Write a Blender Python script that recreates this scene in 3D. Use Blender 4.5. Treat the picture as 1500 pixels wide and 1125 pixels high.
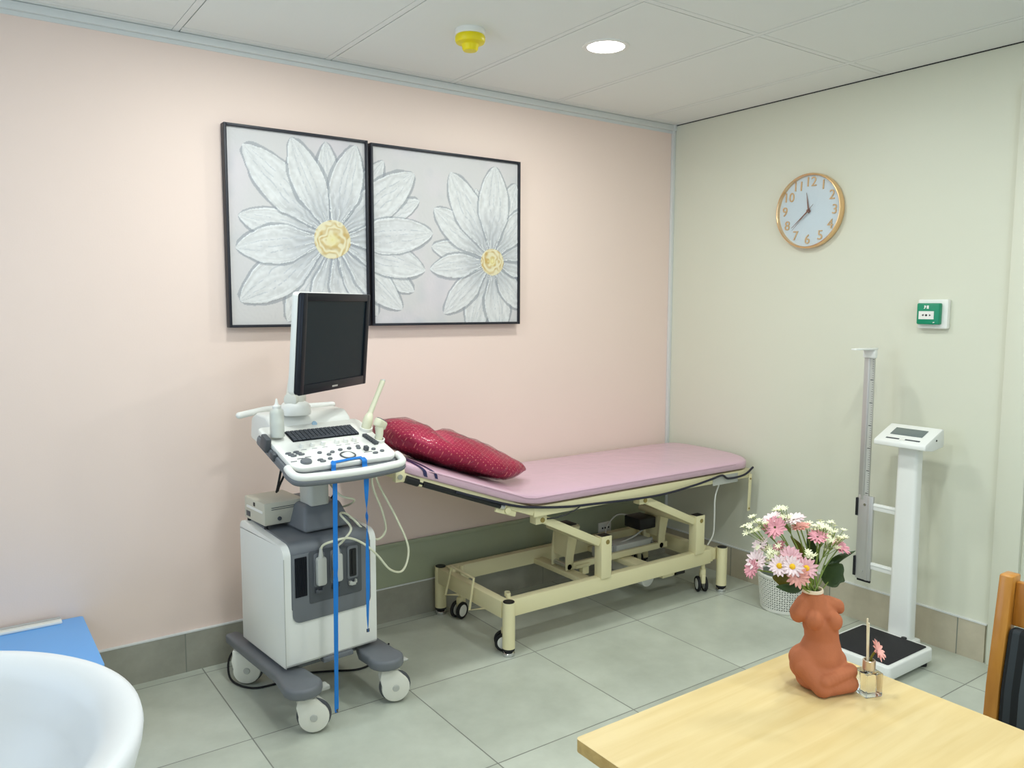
import bpy, bmesh, math, random
import numpy as np
from mathutils import Vector, Matrix, Euler

PI = math.pi
random.seed(7)
for o in list(bpy.data.objects):
    bpy.data.objects.remove(o, do_unlink=True)
SC = bpy.context.scene
COL = SC.collection

# ------------------------------------------------------------------ camera
CAM_POS = Vector((-3.452, -3.280, 1.468))
YAW, PITCH, ROLL = math.radians(35.348), math.radians(-5.599), math.radians(0.174)
FOCAL_PX = 1172.61
fwd = Vector((math.sin(YAW) * math.cos(PITCH), math.cos(YAW) * math.cos(PITCH), math.sin(PITCH)))
r0 = Vector((math.cos(YAW), -math.sin(YAW), 0))
u0 = r0.cross(fwd)
cr = r0 * math.cos(ROLL) + u0 * math.sin(ROLL)
cu = u0 * math.cos(ROLL) - r0 * math.sin(ROLL)
cam_data = bpy.data.cameras.new('camera')
cam_data.sensor_fit = 'HORIZONTAL'
cam_data.sensor_width = 36.0
cam_data.lens = FOCAL_PX / 1500.0 * 36.0
cam_data.clip_start = 0.02
cam = bpy.data.objects.new('camera', cam_data)
COL.objects.link(cam)
cm = Matrix((cr, cu, -fwd)).transposed().to_4x4()
cm.translation = CAM_POS
cam.matrix_world = cm
SC.camera = cam

# ------------------------------------------------------------------ world, exposure, lamps
SKY_STRENGTH = 3.0                 # overcast fill daylight through two added, unseen windows
world = bpy.data.worlds.new('world')
SC.world = world
world.use_nodes = True
world.node_tree.nodes['Background'].inputs[0].default_value = (0.76, 0.94, 1.18, 1)
world.node_tree.nodes['Background'].inputs[1].default_value = SKY_STRENGTH
SC.view_settings.view_transform = 'Standard'
SC.view_settings.look = 'None'
SC.view_settings.exposure = 0.0
SC.view_settings.gamma = 1.0
SC.view_settings.use_curve_mapping = False
LAMP_W = 9.0                      # each round ceiling lamp
LAMP_COL = (0.93, 1.0, 0.985)
FILL_WINDOWS = [(-3.2, -1.2, 0.95, 2.2)]   # x0, x1, z0, z1 of a window added for fill light behind the camera
FILL_WIN_L = (-1.75, -.45, 1.0, 2.2)      # y0, y1, z0, z1 of a second window added for fill light, left wall
for x0, x1, z0, z1 in FILL_WINDOWS:      # sampling portals for the sky
    pd = bpy.data.lights.new('sky_portal', 'AREA'); pd.shape = 'RECTANGLE'; pd.size = x1 - x0; pd.size_y = z1 - z0
    pd.cycles.is_portal = True
    po = bpy.data.objects.new('sky_portal', pd); COL.objects.link(po)
    po.location = ((x0 + x1) / 2, -4.66, (z0 + z1) / 2); po.rotation_euler = (math.radians(90), 0, 0)
pd = bpy.data.lights.new('sky_portal', 'AREA'); pd.shape = 'RECTANGLE'; pd.size = 1.2; pd.size_y = 1.3; pd.cycles.is_portal = True
po = bpy.data.objects.new('sky_portal', pd); COL.objects.link(po); po.location = (-4.21, -1.1, 1.6); po.rotation_euler = (0, math.radians(-90), 0)
LAMPS = [(-1.262, -0.825), (-2.46, -0.825), (-1.262, -2.025), (-2.46, -2.025), (-1.262, -3.225), (-2.46, -3.225)]

H = 2.486                          # ceiling height
XL, YF = -4.15, -4.6               # left wall and wall behind the camera

# ------------------------------------------------------------------ materials
def lin(c):
    return tuple(((x / 255.0) / 12.92 if x / 255.0 <= 0.04045 else ((x / 255.0 + 0.055) / 1.055) ** 2.4) for x in c)

def mat(name, rgb, rough=0.5, metal=0.0, coat=0.0, noise=0.0, nscale=12.0, bump=0.0, bscale=60.0, trans=0.0, ior=1.45, spec=0.5, alpha=1.0, sss=0.0, stretch=None):
    m = bpy.data.materials.new(name)
    m.use_nodes = True
    nt = m.node_tree
    b = nt.nodes['Principled BSDF']
    c = lin(rgb)
    b.inputs['Base Color'].default_value = (*c, 1)
    b.inputs['Roughness'].default_value = rough
    b.inputs['Metallic'].default_value = metal
    b.inputs['Coat Weight'].default_value = coat
    b.inputs['Coat Roughness'].default_value = 0.08
    b.inputs['Transmission Weight'].default_value = trans
    b.inputs['IOR'].default_value = ior
    b.inputs['Specular IOR Level'].default_value = spec
    b.inputs['Alpha'].default_value = alpha
    if noise > 0 or bump > 0:
        tc = nt.nodes.new('ShaderNodeTexCoord')
        mp = nt.nodes.new('ShaderNodeMapping')
        nt.links.new(tc.outputs['Object'], mp.inputs['Vector'])
        if stretch: mp.inputs['Scale'].default_value = stretch
    if noise > 0:
        n = nt.nodes.new('ShaderNodeTexNoise')
        n.inputs['Scale'].default_value = nscale
        n.inputs['Detail'].default_value = 5
        nt.links.new(mp.outputs[0], n.inputs['Vector'])
        mix = nt.nodes.new('ShaderNodeMix'); mix.data_type = 'RGBA'
        mix.inputs['A'].default_value = (*[x * (1 - noise) for x in c], 1)
        mix.inputs['B'].default_value = (*[min(1, x * (1 + noise)) for x in c], 1)
        nt.links.new(n.outputs['Fac'], mix.inputs['Factor'])
        nt.links.new(mix.outputs['Result'], b.inputs['Base Color'])
    if bump > 0:
        n2 = nt.nodes.new('ShaderNodeTexNoise')
        n2.inputs['Scale'].default_value = bscale
        n2.inputs['Detail'].default_value = 4
        nt.links.new(mp.outputs[0], n2.inputs['Vector'])
        bp = nt.nodes.new('ShaderNodeBump')
        bp.inputs['Strength'].default_value = bump
        bp.inputs['Distance'].default_value = 0.01
        nt.links.new(n2.outputs['Fac'], bp.inputs['Height'])
        nt.links.new(bp.outputs[0], b.inputs['Normal'])
        if coat > 0: nt.links.new(bp.outputs[0], b.inputs['Coat Normal'])
    return m

def emis(name, rgb, strength):
    m = mat(name, rgb)
    b = m.node_tree.nodes['Principled BSDF']
    b.inputs['Emission Color'].default_value = (*lin(rgb), 1)
    b.inputs['Emission Strength'].default_value = strength
    return m

def tile_mat(name, rgb, dark, ox, oy, size, axes='XY', rough=0.32, grout=0.0022, ns=2.2, gcol=(128, 130, 120)):
    """Stone-look porcelain tile with thin grout joints, in world metres."""
    m = bpy.data.materials.new(name); m.use_nodes = True
    nt = m.node_tree; N = nt.nodes; L = nt.links
    b = N['Principled BSDF']
    b.inputs['Roughness'].default_value = rough
    geo = N.new('ShaderNodeNewGeometry')
    sep = N.new('ShaderNodeSeparateXYZ'); L.new(geo.outputs['Position'], sep.inputs[0])
    def math_(op, a, bb=None):
        n = N.new('ShaderNodeMath'); n.operation = op
        for i, v in enumerate((a, bb)):
            if v is None: continue
            if isinstance(v, (int, float)): n.inputs[i].default_value = v
            else: L.new(v, n.inputs[i])
        return n.outputs[0]
    masks = []; ids = []
    for ax, off in zip(axes, (ox, oy)):
        s = sep.outputs[ax]
        t = math_('DIVIDE', math_('SUBTRACT', s, off), size)
        f = math_('FRACT', t)
        d = math_('ABSOLUTE', math_('SUBTRACT', f, 0.5))
        masks.append(math_('GREATER_THAN', d, 0.5 - grout / size))
        ids.append(math_('FLOOR', t))
    mask = masks[0]
    for k in masks[1:]: mask = math_('MAXIMUM', mask, k)
    idv = ids[0] if len(ids) == 1 else math_('ADD', ids[0], math_('MULTIPLY', ids[1], 7.31))
    wn = N.new('ShaderNodeTexWhiteNoise'); wn.noise_dimensions = '1D'; L.new(idv, wn.inputs['W'])
    add = N.new('ShaderNodeVectorMath'); add.operation = 'ADD'
    sc = N.new('ShaderNodeVectorMath'); sc.operation = 'SCALE'; sc.inputs['Scale'].default_value = 9.0
    L.new(wn.outputs['Color'], sc.inputs[0]); L.new(geo.outputs['Position'], add.inputs[0]); L.new(sc.outputs[0], add.inputs[1])
    n1 = N.new('ShaderNodeTexNoise'); n1.inputs['Scale'].default_value = ns; n1.inputs['Detail'].default_value = 8; n1.inputs['Roughness'].default_value = 0.62
    L.new(add.outputs[0], n1.inputs['Vector'])
    ramp = N.new('ShaderNodeValToRGB')
    ramp.color_ramp.elements[0].position = 0.3; ramp.color_ramp.elements[0].color = (*lin(dark), 1)
    ramp.color_ramp.elements[1].position = 0.7; ramp.color_ramp.elements[1].color = (*lin(rgb), 1)
    L.new(n1.outputs['Fac'], ramp.inputs[0])
    mix = N.new('ShaderNodeMix'); mix.data_type = 'RGBA'
    mix.inputs['B'].default_value = (*lin(gcol), 1)
    L.new(ramp.outputs[0], mix.inputs['A']); L.new(mask, mix.inputs['Factor'])
    L.new(mix.outputs['Result'], b.inputs['Base Color'])
    bp = N.new('ShaderNodeBump'); bp.inputs['Strength'].default_value = 0.25; bp.inputs['Distance'].default_value = 0.002
    inv = math_('SUBTRACT', 1.0, mask); L.new(inv, bp.inputs['Height']); L.new(bp.outputs[0], b.inputs['Normal'])
    return m

def wood_mat(name, light, dark, axis, rough=0.35, scale=3.0, coat=0.0):
    m = bpy.data.materials.new(name); m.use_nodes = True
    nt = m.node_tree; N = nt.nodes; L = nt.links
    b = N['Principled BSDF']; b.inputs['Roughness'].default_value = rough; b.inputs['Coat Weight'].default_value = coat
    tc = N.new('ShaderNodeTexCoord'); mp = N.new('ShaderNodeMapping'); L.new(tc.outputs['Object'], mp.inputs[0])
    s = [14.0, 14.0, 14.0]; s[axis] = 1.0
    mp.inputs['Scale'].default_value = s
    n1 = N.new('ShaderNodeTexNoise'); n1.inputs['Scale'].default_value = scale; n1.inputs['Detail'].default_value = 7; n1.inputs['Distortion'].default_value = 0.6
    L.new(mp.outputs[0], n1.inputs['Vector'])
    ramp = N.new('ShaderNodeValToRGB')
    ramp.color_ramp.elements[0].position = 0.32; ramp.color_ramp.elements[0].color = (*lin(dark), 1)
    ramp.color_ramp.elements[1].position = 0.62; ramp.color_ramp.elements[1].color = (*lin(light), 1)
    L.new(n1.outputs['Fac'], ramp.inputs[0]); L.new(ramp.outputs[0], b.inputs['Base Color'])
    return m

def attr_mat(name, rough=0.6, bump=0.15):
    m = bpy.data.materials.new(name); m.use_nodes = True
    nt = m.node_tree; b = nt.nodes['Principled BSDF']; b.inputs['Roughness'].default_value = rough
    a = nt.nodes.new('ShaderNodeAttribute'); a.attribute_name = 'Col'
    nt.links.new(a.outputs['Color'], b.inputs['Base Color'])
    return m

M = {}
M['pink'] = mat('pink_paint', (241, 218, 205), 0.62, noise=0.012, nscale=3, bump=0.03, bscale=180)
M['green'] = mat('pale_green_paint', (222, 222, 203), 0.42, noise=0.012, nscale=3, bump=0.02, bscale=150)
M['white_wall'] = mat('white_paint', (232, 230, 222), 0.6, noise=0.01)
M['ceil'] = mat('ceiling_board', (234, 236, 231), 0.75, noise=0.012, nscale=4)
M['tee'] = mat('ceiling_tee_white', (233, 235, 231), 0.5, noise=0.01)
M['gap'] = mat('dark_gap', (34, 34, 34), 0.8, noise=0.05)
M['alu'] = mat('grey_aluminium', (196, 194, 190), 0.4, metal=0.5, noise=0.03)
M['trim'] = mat('pale_grey_trim', (222, 223, 219), 0.45, noise=0.02)
M['floor'] = tile_mat('grey_floor_tile', (206, 210, 195), (174, 178, 163), -0.27, -0.06, 0.6)
M['skirt_b'] = tile_mat('skirting_tile_back', (172, 169, 155), (144, 142, 128), -0.33, 0, 0.6, axes='X', rough=0.4, ns=4)
M['skirt_r'] = tile_mat('skirting_tile_right', (206, 196, 172), (180, 170, 148), -0.5, 0, 0.6, axes='Y', rough=0.4, ns=4)
M['sage'] = mat('sage_panel', (162, 168, 140), 0.35, noise=0.03, nscale=5)
M['cream'] = mat('cream_enamel', (232, 222, 178), 0.35, noise=0.02, nscale=8)
M['black'] = mat('black_plastic', (24, 24, 27), 0.4, noise=0.1)
M['rubber'] = mat('black_rubber', (30, 30, 32), 0.7, noise=0.1)
M['chrome'] = mat('chrome', (210, 210, 212), 0.15, metal=1.0, noise=0.02)
M['brass'] = mat('worn_bolt', (170, 150, 90), 0.4, metal=0.6, noise=0.05)
M['white'] = mat('white_plastic', (238, 237, 230), 0.35, noise=0.01)
M['warmwhite'] = mat('aged_white_plastic', (230, 228, 216), 0.42, noise=0.015)
M['grey'] = mat('grey_plastic', (112, 115, 119), 0.45, noise=0.03, nscale=30)
M['dgrey'] = mat('dark_grey_plastic', (78, 81, 85), 0.45, noise=0.03)
M['lgrey'] = mat('light_grey_plastic', (190, 190, 182), 0.4, noise=0.02)
M['beige'] = mat('beige_plastic', (205, 200, 182), 0.45, noise=0.02)
M['probe'] = mat('ivory_plastic', (226, 224, 196), 0.35, noise=0.02)
M['key'] = mat('keycap', (66, 70, 78), 0.5, noise=0.05)
M['bezel'] = mat('black_bezel', (22, 25, 33), 0.35, noise=0.05, spec=0.3)
M['screen'] = mat('dark_screen', (22, 34, 41), 0.3, noise=0.03, spec=0.2)
M['blue'] = mat('blue_tape', (20, 120, 205), 0.5, noise=0.05, nscale=60)
M['bluetop'] = mat('blue_laminate', (118, 184, 252), 0.4, noise=0.02)
M['ceramic'] = mat('white_ceramic', (232, 233, 234), 0.32, coat=0.0, noise=0.004)
M['gold'] = mat('rose_gold', (240, 200, 150), 0.28, metal=0.9, noise=0.03)
M['copper'] = mat('copper_hand', (150, 105, 88), 0.35, metal=0.6, noise=0.03)
M['dial'] = mat('clock_dial', (226, 232, 234), 0.4, noise=0.005)
M['frame'] = mat('black_picture_frame', (30, 31, 40), 0.45, noise=0.1)
M['cp_green'] = mat('green_call_point', (10, 138, 100), 0.35, noise=0.04)
M['yellow'] = mat('yellow_cap', (232, 212, 10), 0.4, noise=0.05)
M['mattress'] = mat('pink_vinyl', (214, 177, 192), 0.38, coat=0.5, noise=0.05, nscale=4, bump=0.5, bscale=14)
M['cord'] = mat('dark_cord', (34, 34, 48), 0.5, noise=0.1)
M['navy'] = mat('navy_print', (40, 38, 84), 0.4, coat=0.4, noise=0.08)
M['terracotta'] = mat('terracotta', (184, 108, 70), 0.8, noise=0.06, nscale=60, bump=0.15, bscale=700)
M['rimcream'] = mat('bare_clay_rim', (226, 205, 178), 0.7, noise=0.03)
M['table'] = wood_mat('beech_laminate', (220, 196, 142), (210, 183, 124), 0, 0.38, 2.5)
M['tedge'] = wood_mat('beech_edge', (222, 188, 118), (205, 168, 100), 0, 0.45, 3)
M['chairwood'] = wood_mat('oak_stain', (196, 134, 52), (172, 110, 36), 2, 0.35, 3, 0.2)
M['stem'] = mat('stem_green', (120, 140, 60), 0.55, noise=0.1, nscale=40)
M['leaf'] = mat('leaf_green', (62, 84, 38), 0.45, noise=0.25, nscale=60)
M['leaf2'] = mat('leaf_yellow_green', (128, 122, 40), 0.5, noise=0.2, nscale=60)
M['petalw'] = mat('petal_white_pink', (246, 222, 222), 0.6, noise=0.05, nscale=80)
M['petalp'] = mat('petal_pink', (240, 188, 194), 0.6, noise=0.08, nscale=80)
M['petald'] = mat('petal_deep_pink', (230, 158, 168), 0.6, noise=0.1, nscale=80)
M['petals'] = mat('petal_salmon', (244, 178, 164), 0.6, noise=0.08, nscale=80)
M['petalc'] = mat('petal_cream', (240, 238, 200), 0.6, noise=0.06, nscale=80)
M['pollen'] = mat('pollen_yellow', (238, 186, 30), 0.7, noise=0.15, nscale=300)
M['reed'] = mat('reed', (232, 220, 190), 0.7, noise=0.05, nscale=80)
M['collar'] = mat('brushed_collar', (214, 198, 176), 0.3, metal=0.7, noise=0.03)
M['basket'] = mat('white_basket_plastic', (232, 230, 220), 0.45, noise=0.01)
M['door'] = mat('door_grey_blue', (150, 154, 164), 0.4, noise=0.02)
M['scalew'] = mat('scale_white', (240, 240, 234), 0.3, noise=0.008)
M['lcd'] = mat('lcd_grey', (112, 122, 120), 0.25, noise=0.02)
M['matb'] = mat('black_rubber_mat', (36, 35, 38), 0.75, noise=0.1, bump=0.2, bscale=300)
M['lamp'] = emis('lamp_diffuser', (255, 255, 255), 12.0)

def glass(name, rgb, rough=0.0, alpha=None):
    m = bpy.data.materials.new(name); m.use_nodes = True
    nt = m.node_tree; N = nt.nodes; L = nt.links
    b = N['Principled BSDF']
    b.inputs['Base Color'].default_value = (*lin(rgb), 1); b.inputs['Roughness'].default_value = rough
    b.inputs['Transmission Weight'].default_value = 1.0; b.inputs['IOR'].default_value = 1.45
    return m
M['glass'] = glass('clear_glass', (250, 252, 248))

def film(name, tint, amount, bump, bscale):
    """thin clear plastic film: mostly transparent, with glossy highlights"""
    m = bpy.data.materials.new(name); m.use_nodes = True
    nt = m.node_tree; N = nt.nodes; L = nt.links
    N.remove(N['Principled BSDF']); out = N['Material Output']
    tr = N.new('ShaderNodeBsdfTransparent'); tr.inputs[0].default_value = (*lin(tint), 1)
    gl = N.new('ShaderNodeBsdfGlossy'); gl.inputs['Roughness'].default_value = 0.12
    fr = N.new('ShaderNodeFresnel'); fr.inputs['IOR'].default_value = 1.4
    mu = N.new('ShaderNodeMath'); mu.operation = 'MULTIPLY_ADD'; mu.inputs[1].default_value = amount; mu.inputs[2].default_value = 0.01
    L.new(fr.outputs[0], mu.inputs[0])
    mx = N.new('ShaderNodeMixShader'); L.new(mu.outputs[0], mx.inputs[0]); L.new(tr.outputs[0], mx.inputs[1]); L.new(gl.outputs[0], mx.inputs[2])
    tc = N.new('ShaderNodeTexCoord'); n = N.new('ShaderNodeTexNoise'); n.inputs['Scale'].default_value = bscale; n.inputs['Detail'].default_value = 3; n.inputs['Distortion'].default_value = 1.5
    L.new(tc.outputs['Object'], n.inputs['Vector'])
    bp = N.new('ShaderNodeBump'); bp.inputs['Strength'].default_value = bump; bp.inputs['Distance'].default_value = 0.02
    L.new(n.outputs['Fac'], bp.inputs['Height'])
    for s in (gl, fr): L.new(bp.outputs[0], s.inputs['Normal'])
    L.new(mx.outputs[0], out.inputs['Surface'])
    return m
M['film'] = film('clear_plastic_film', (252, 246, 248), 0.55, 1.0, 13)
M['clockglass'] = film('clock_glass', (252, 254, 255), 0.35, 0.0, 1)
M['bottle'] = mat('frosted_bottle_plastic', (232, 234, 224), .35, trans=.3, noise=.01)

def pillow_mat():
    m = mat('crimson_dotted_fabric', (176, 26, 72), 0.55, coat=0.15)
    nt = m.node_tree; N = nt.nodes; L = nt.links; b = N['Principled BSDF']
    tc = N.new('ShaderNodeTexCoord'); sep = N.new('ShaderNodeSeparateXYZ'); L.new(tc.outputs['Object'], sep.inputs[0])
    def mth(op, a, b=0.0):
        q = N.new('ShaderNodeMath'); q.operation = op
        for i_, v_ in enumerate((a, b)):
            if isinstance(v_, (int, float)): q.inputs[i_].default_value = v_
            else: L.new(v_, q.inputs[i_])
        return q.outputs[0]
    yz = mth('ADD', sep.outputs['Y'], sep.outputs['Z'])
    a_ = mth('SINE', mth('MULTIPLY', mth('ADD', sep.outputs['X'], yz), 2 * PI / .050))
    b_ = mth('SINE', mth('MULTIPLY', mth('SUBTRACT', sep.outputs['X'], yz), 2 * PI / .050))
    dots = mth('GREATER_THAN', mth('ABSOLUTE', mth('MULTIPLY', a_, b_)), .89)
    n = N.new('ShaderNodeTexNoise'); n.inputs['Scale'].default_value = 6; L.new(tc.outputs['Object'], n.inputs['Vector'])
    mx0 = N.new('ShaderNodeMix'); mx0.data_type = 'RGBA'
    mx0.inputs['A'].default_value = (*lin((158, 14, 62)), 1); mx0.inputs['B'].default_value = (*lin((190, 26, 80)), 1)
    L.new(n.outputs['Fac'], mx0.inputs['Factor'])
    mx = N.new('ShaderNodeMix'); mx.data_type = 'RGBA'
    L.new(mx0.outputs['Result'], mx.inputs['A']); mx.inputs['B'].default_value = (*lin((228, 128, 126)), 1)
    L.new(dots, mx.inputs['Factor']); L.new(mx.outputs['Result'], b.inputs['Base Color'])
    return m
M['pillow'] = pillow_mat()

def stripe_mat():
    m = mat('striped_upholstery', (60, 66, 70), 0.85)
    nt = m.node_tree; N = nt.nodes; L = nt.links; b = N['Principled BSDF']
    geo = N.new('ShaderNodeTexCoord'); sep = N.new('ShaderNodeSeparateXYZ'); L.new(geo.outputs['Object'], sep.inputs[0])
    mu = N.new('ShaderNodeMath'); mu.operation = 'MULTIPLY'; mu.inputs[1].default_value = 1 / 0.115; L.new(sep.outputs['Y'], mu.inputs[0])
    fr = N.new('ShaderNodeMath'); fr.operation = 'FRACT'; L.new(mu.outputs[0], fr.inputs[0])
    rp = N.new('ShaderNodeValToRGB'); rp.color_ramp.interpolation = 'CONSTANT'
    e = rp.color_ramp.elements
    e[0].position = 0; e[0].color = (*lin((72, 80, 84)), 1)
    e[1].position = 0.22; e[1].color = (*lin((26, 30, 32)), 1)
    for p_, c_ in ((0.34, (52, 58, 62)), (0.46, (24, 27, 30)), (0.58, (150, 136, 110)), (0.86, (44, 46, 48))):
        q = e.new(p_); q.color = (*lin(c_), 1)
    L.new(fr.outputs[0], rp.inputs[0]); L.new(rp.outputs[0], b.inputs['Base Color'])
    return m
M['stripe'] = stripe_mat()

# ------------------------------------------------------------------ mesh helpers
ROOTM = {}

def catmull(pts, n=6, closed=False):
    P = [Vector(p) for p in pts]
    out = []
    cnt = len(P) if closed else len(P) - 1
    for i in range(cnt):
        if closed:
            a, b, c, d = P[(i - 1) % len(P)], P[i], P[(i + 1) % len(P)], P[(i + 2) % len(P)]
        else:
            b, c = P[i], P[i + 1]
            a = P[i - 1] if i else b * 2 - c
            d = P[i + 2] if i + 2 < len(P) else c * 2 - b
        for k in range(n):
            t = k / n
            out.append(0.5 * ((2 * b) + (c - a) * t + (2 * a - 5 * b + 4 * c - d) * t * t + (3 * b - a - 3 * c + d) * t ** 3))
    if not closed: out.append(P[-1])
    return out

class MB:
    def __init__(s): s.bm = bmesh.new()
    def merge(s, t, mi=0):
        for f in t.faces: f.material_index = mi
        me = bpy.data.meshes.new('tmp'); t.to_mesh(me); t.free()
        s.bm.from_mesh(me); bpy.data.meshes.remove(me)
        return s
    def box(s, lo, hi, bev=0.0, seg=2, T=None, mi=0):
        t = bmesh.new()
        bmesh.ops.create_cube(t, size=1)
        lo, hi = Vector(lo), Vector(hi)
        for v in t.verts:
            v.co = Vector((lo[i] + (v.co[i] + 0.5) * (hi[i] - lo[i]) for i in range(3)))
        if bev > 0: bmesh.ops.bevel(t, geom=list(t.edges), offset=bev, segments=seg, affect='EDGES', profile=0.5)
        if T is not None: t.transform(T)
        return s.merge(t, mi)
    def bar(s, p0, p1, w, h, bev=0.0, up=(0, 0, 1), mi=0):
        p0, p1 = Vector(p0), Vector(p1); d = p1 - p0; L = d.length; x = d.normalized()
        y = Vector(up).cross(x)
        if y.length < 1e-5: y = Vector((0, 1, 0)).cross(x)
        y.normalize(); z = x.cross(y)
        T = Matrix((x, y, z)).transposed().to_4x4(); T.translation = p0
        return s.box((0, -w / 2, -h / 2), (L, w / 2, h / 2), bev, T=T, mi=mi)
    def tube(s, pts, r, seg=8, spline=0, closed=False, cap=True, flat=1.0, mi=0, up=(0, 0, 1)):
        P = catmull(pts, spline, closed) if spline else [Vector(p) for p in pts]
        n = len(P)
        R = r if isinstance(r, (list, tuple)) else [r] * n
        if len(R) != n:
            R = [R[0] + 0 * i for i in range(n)] if len(R) == 1 else [float(np.interp(i / (n - 1), np.linspace(0, 1, len(R)), R)) for i in range(n)]
        t = bmesh.new(); rings = []
        T0 = (P[1] - P[0]).normalized()
        u = Vector(up) - T0 * Vector(up).dot(T0)
        if u.length < 1e-3: u = Vector((1, 0, 0)) - T0 * T0.x
        if u.length < 1e-3: u = Vector((0, 1, 0)) - T0 * T0.y
        u.normalize()
        for i in range(n):
            if closed: tg = P[(i + 1) % n] - P[(i - 1) % n]
            else: tg = P[min(i + 1, n - 1)] - P[max(i - 1, 0)]
            tg.normalize()
            u = u - tg * u.dot(tg); u.normalize(); v = tg.cross(u)
            rings.append([t.verts.new(P[i] + (v * math.cos(2 * PI * k / seg) + u * flat * math.sin(2 * PI * k / seg)) * R[i]) for k in range(seg)])
        m = n if closed else n - 1
        for i in range(m):
            a, b = rings[i], rings[(i + 1) % n]
            for k in range(seg): t.faces.new((a[k], a[(k + 1) % seg], b[(k + 1) % seg], b[k]))
        if cap and not closed:
            t.faces.new(rings[0][::-1]); t.faces.new(rings[-1])
        return s.merge(t, mi)
    def cyl(s, p0, p1, r, seg=20, r2=None, mi=0, bev=0.0):
        p0, p1 = Vector(p0), Vector(p1); r2 = r if r2 is None else r2
        if bev:
            L = (p1 - p0).length; b = bev / L
            pts = [p0, p0.lerp(p1, b * .3), p0.lerp(p1, b), p0.lerp(p1, 1 - b), p0.lerp(p1, 1 - b * .3), p1]
            return s.tube2(pts, [r - bev, r - bev * .3, r, r2, r2 - bev * .3, r2 - bev], seg, mi)
        return s.tube2([p0, p1], [r, r2], seg, mi)
    def tube2(s, P, R, seg, mi=0):
        t = bmesh.new(); P = [Vector(p) for p in P]
        tg = (P[-1] - P[0]).normalized()
        u = Vector((0, 0, 1)) if abs(tg.z) < 0.9 else Vector((1, 0, 0))
        u = (u - tg * u.dot(tg)).normalized(); v = tg.cross(u)
        rings = [[t.verts.new(p + (v * math.cos(2 * PI * k / seg) + u * math.sin(2 * PI * k / seg)) * r) for k in range(seg)] for p, r in zip(P, R)]
        for a, b in zip(rings, rings[1:]):
            for k in range(seg): t.faces.new((a[k], a[(k + 1) % seg], b[(k + 1) % seg], b[k]))
        t.faces.new(rings[0][::-1]); t.faces.new(rings[-1])
        return s.merge(t, mi)
    def lathe(s, prof, c=(0, 0, 0), seg=40, T=None, mi=0, sx=1.0, sy=1.0):
        t = bmesh.new(); c = Vector(c); rings = []
        for r, z in prof:
            if r < 1e-6: rings.append([t.verts.new((0, 0, z))])
            else: rings.append([t.verts.new((r * sx * math.cos(2 * PI * k / seg), r * sy * math.sin(2 * PI * k / seg), z)) for k in range(seg)])
        for a, b in zip(rings, rings[1:]):
            for k in range(seg):
                k2 = (k + 1) % seg
                if len(a) == 1 and len(b) == 1: continue
                if len(a) == 1: t.faces.new((a[0], b[k2], b[k]))
                elif len(b) == 1: t.faces.new((a[k], a[k2], b[0]))
                else: t.faces.new((a[k], a[k2], b[k2], b[k]))
        TT = Matrix.Translation(c) @ (T if T is not None else Matrix())
        t.transform(TT)
        return s.merge(t, mi)
    def prism(s, poly, h0, h1, T=None, bev=0.0, seg=2, mi=0):
        """polygon in local XY extruded from z=h0 to h1, then T"""
        t = bmesh.new()
        a = [t.verts.new((x, y, h0)) for x, y in poly]; b = [t.verts.new((x, y, h1)) for x, y in poly]
        n = len(poly)
        t.faces.new(a[::-1]); t.faces.new(b)
        for k in range(n): t.faces.new((a[k], a[(k + 1) % n], b[(k + 1) % n], b[k]))
        bmesh.ops.recalc_face_normals(t, faces=t.faces)
        if bev > 0:
            ed = [e for e in t.edges if e.calc_face_angle(0) > 0.6]
            bmesh.ops.bevel(t, geom=ed, offset=bev, segments=seg, affect='EDGES', profile=0.5, clamp_overlap=True)
        if T is not None: t.transform(T)
        return s.merge(t, mi)
    def ell(s, c, r, rot=None, sub=3, mi=0):
        t = bmesh.new(); bmesh.ops.create_icosphere(t, subdivisions=sub, radius=1)
        T = Matrix.Translation(Vector(c)) @ (rot if rot is not None else Matrix()) @ Matrix.Diagonal((*r, 1))
        t.transform(T)
        return s.merge(t, mi)
    def grid(s, fn, nu, nv, closed_u=False, mi=0):
        t = bmesh.new()
        V = [[t.verts.new(fn(i / (nu if closed_u else nu - 1), j / (nv - 1))) for j in range(nv)] for i in range(nu)]
        for i in range(nu if closed_u else nu - 1):
            for j in range(nv - 1):
                t.faces.new((V[i][j], V[(i + 1) % nu][j], V[(i + 1) % nu][j + 1], V[i][j + 1]))
        bmesh.ops.remove_doubles(t, verts=t.verts, dist=1e-6)
        return s.merge(t, mi)
    def ribbon(s, pts, wdirs, w, th=0.0012, mi=0):
        """flat tape along pts; wdirs gives half-width direction per point"""
        t = bmesh.new(); P = [Vector(p) for p in pts]; rings = []
        for i, p in enumerate(P):
            tg = (P[min(i + 1, len(P) - 1)] - P[max(i - 1, 0)]).normalized()
            wd = Vector(wdirs[i]); wd = (wd - tg * wd.dot(tg)).normalized(); nn = tg.cross(wd)
            rings.append([t.verts.new(p + wd * (w / 2) * a + nn * th / 2 * b) for a, b in ((-1, -1), (1, -1), (1, 1), (-1, 1))])
        for a, b in zip(rings, rings[1:]):
            for k in range(4): t.faces.new((a[k], a[(k + 1) % 4], b[(k + 1) % 4], b[k]))
        t.faces.new(rings[0][::-1]); t.faces.new(rings[-1])
        return s.merge(t, mi)
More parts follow.
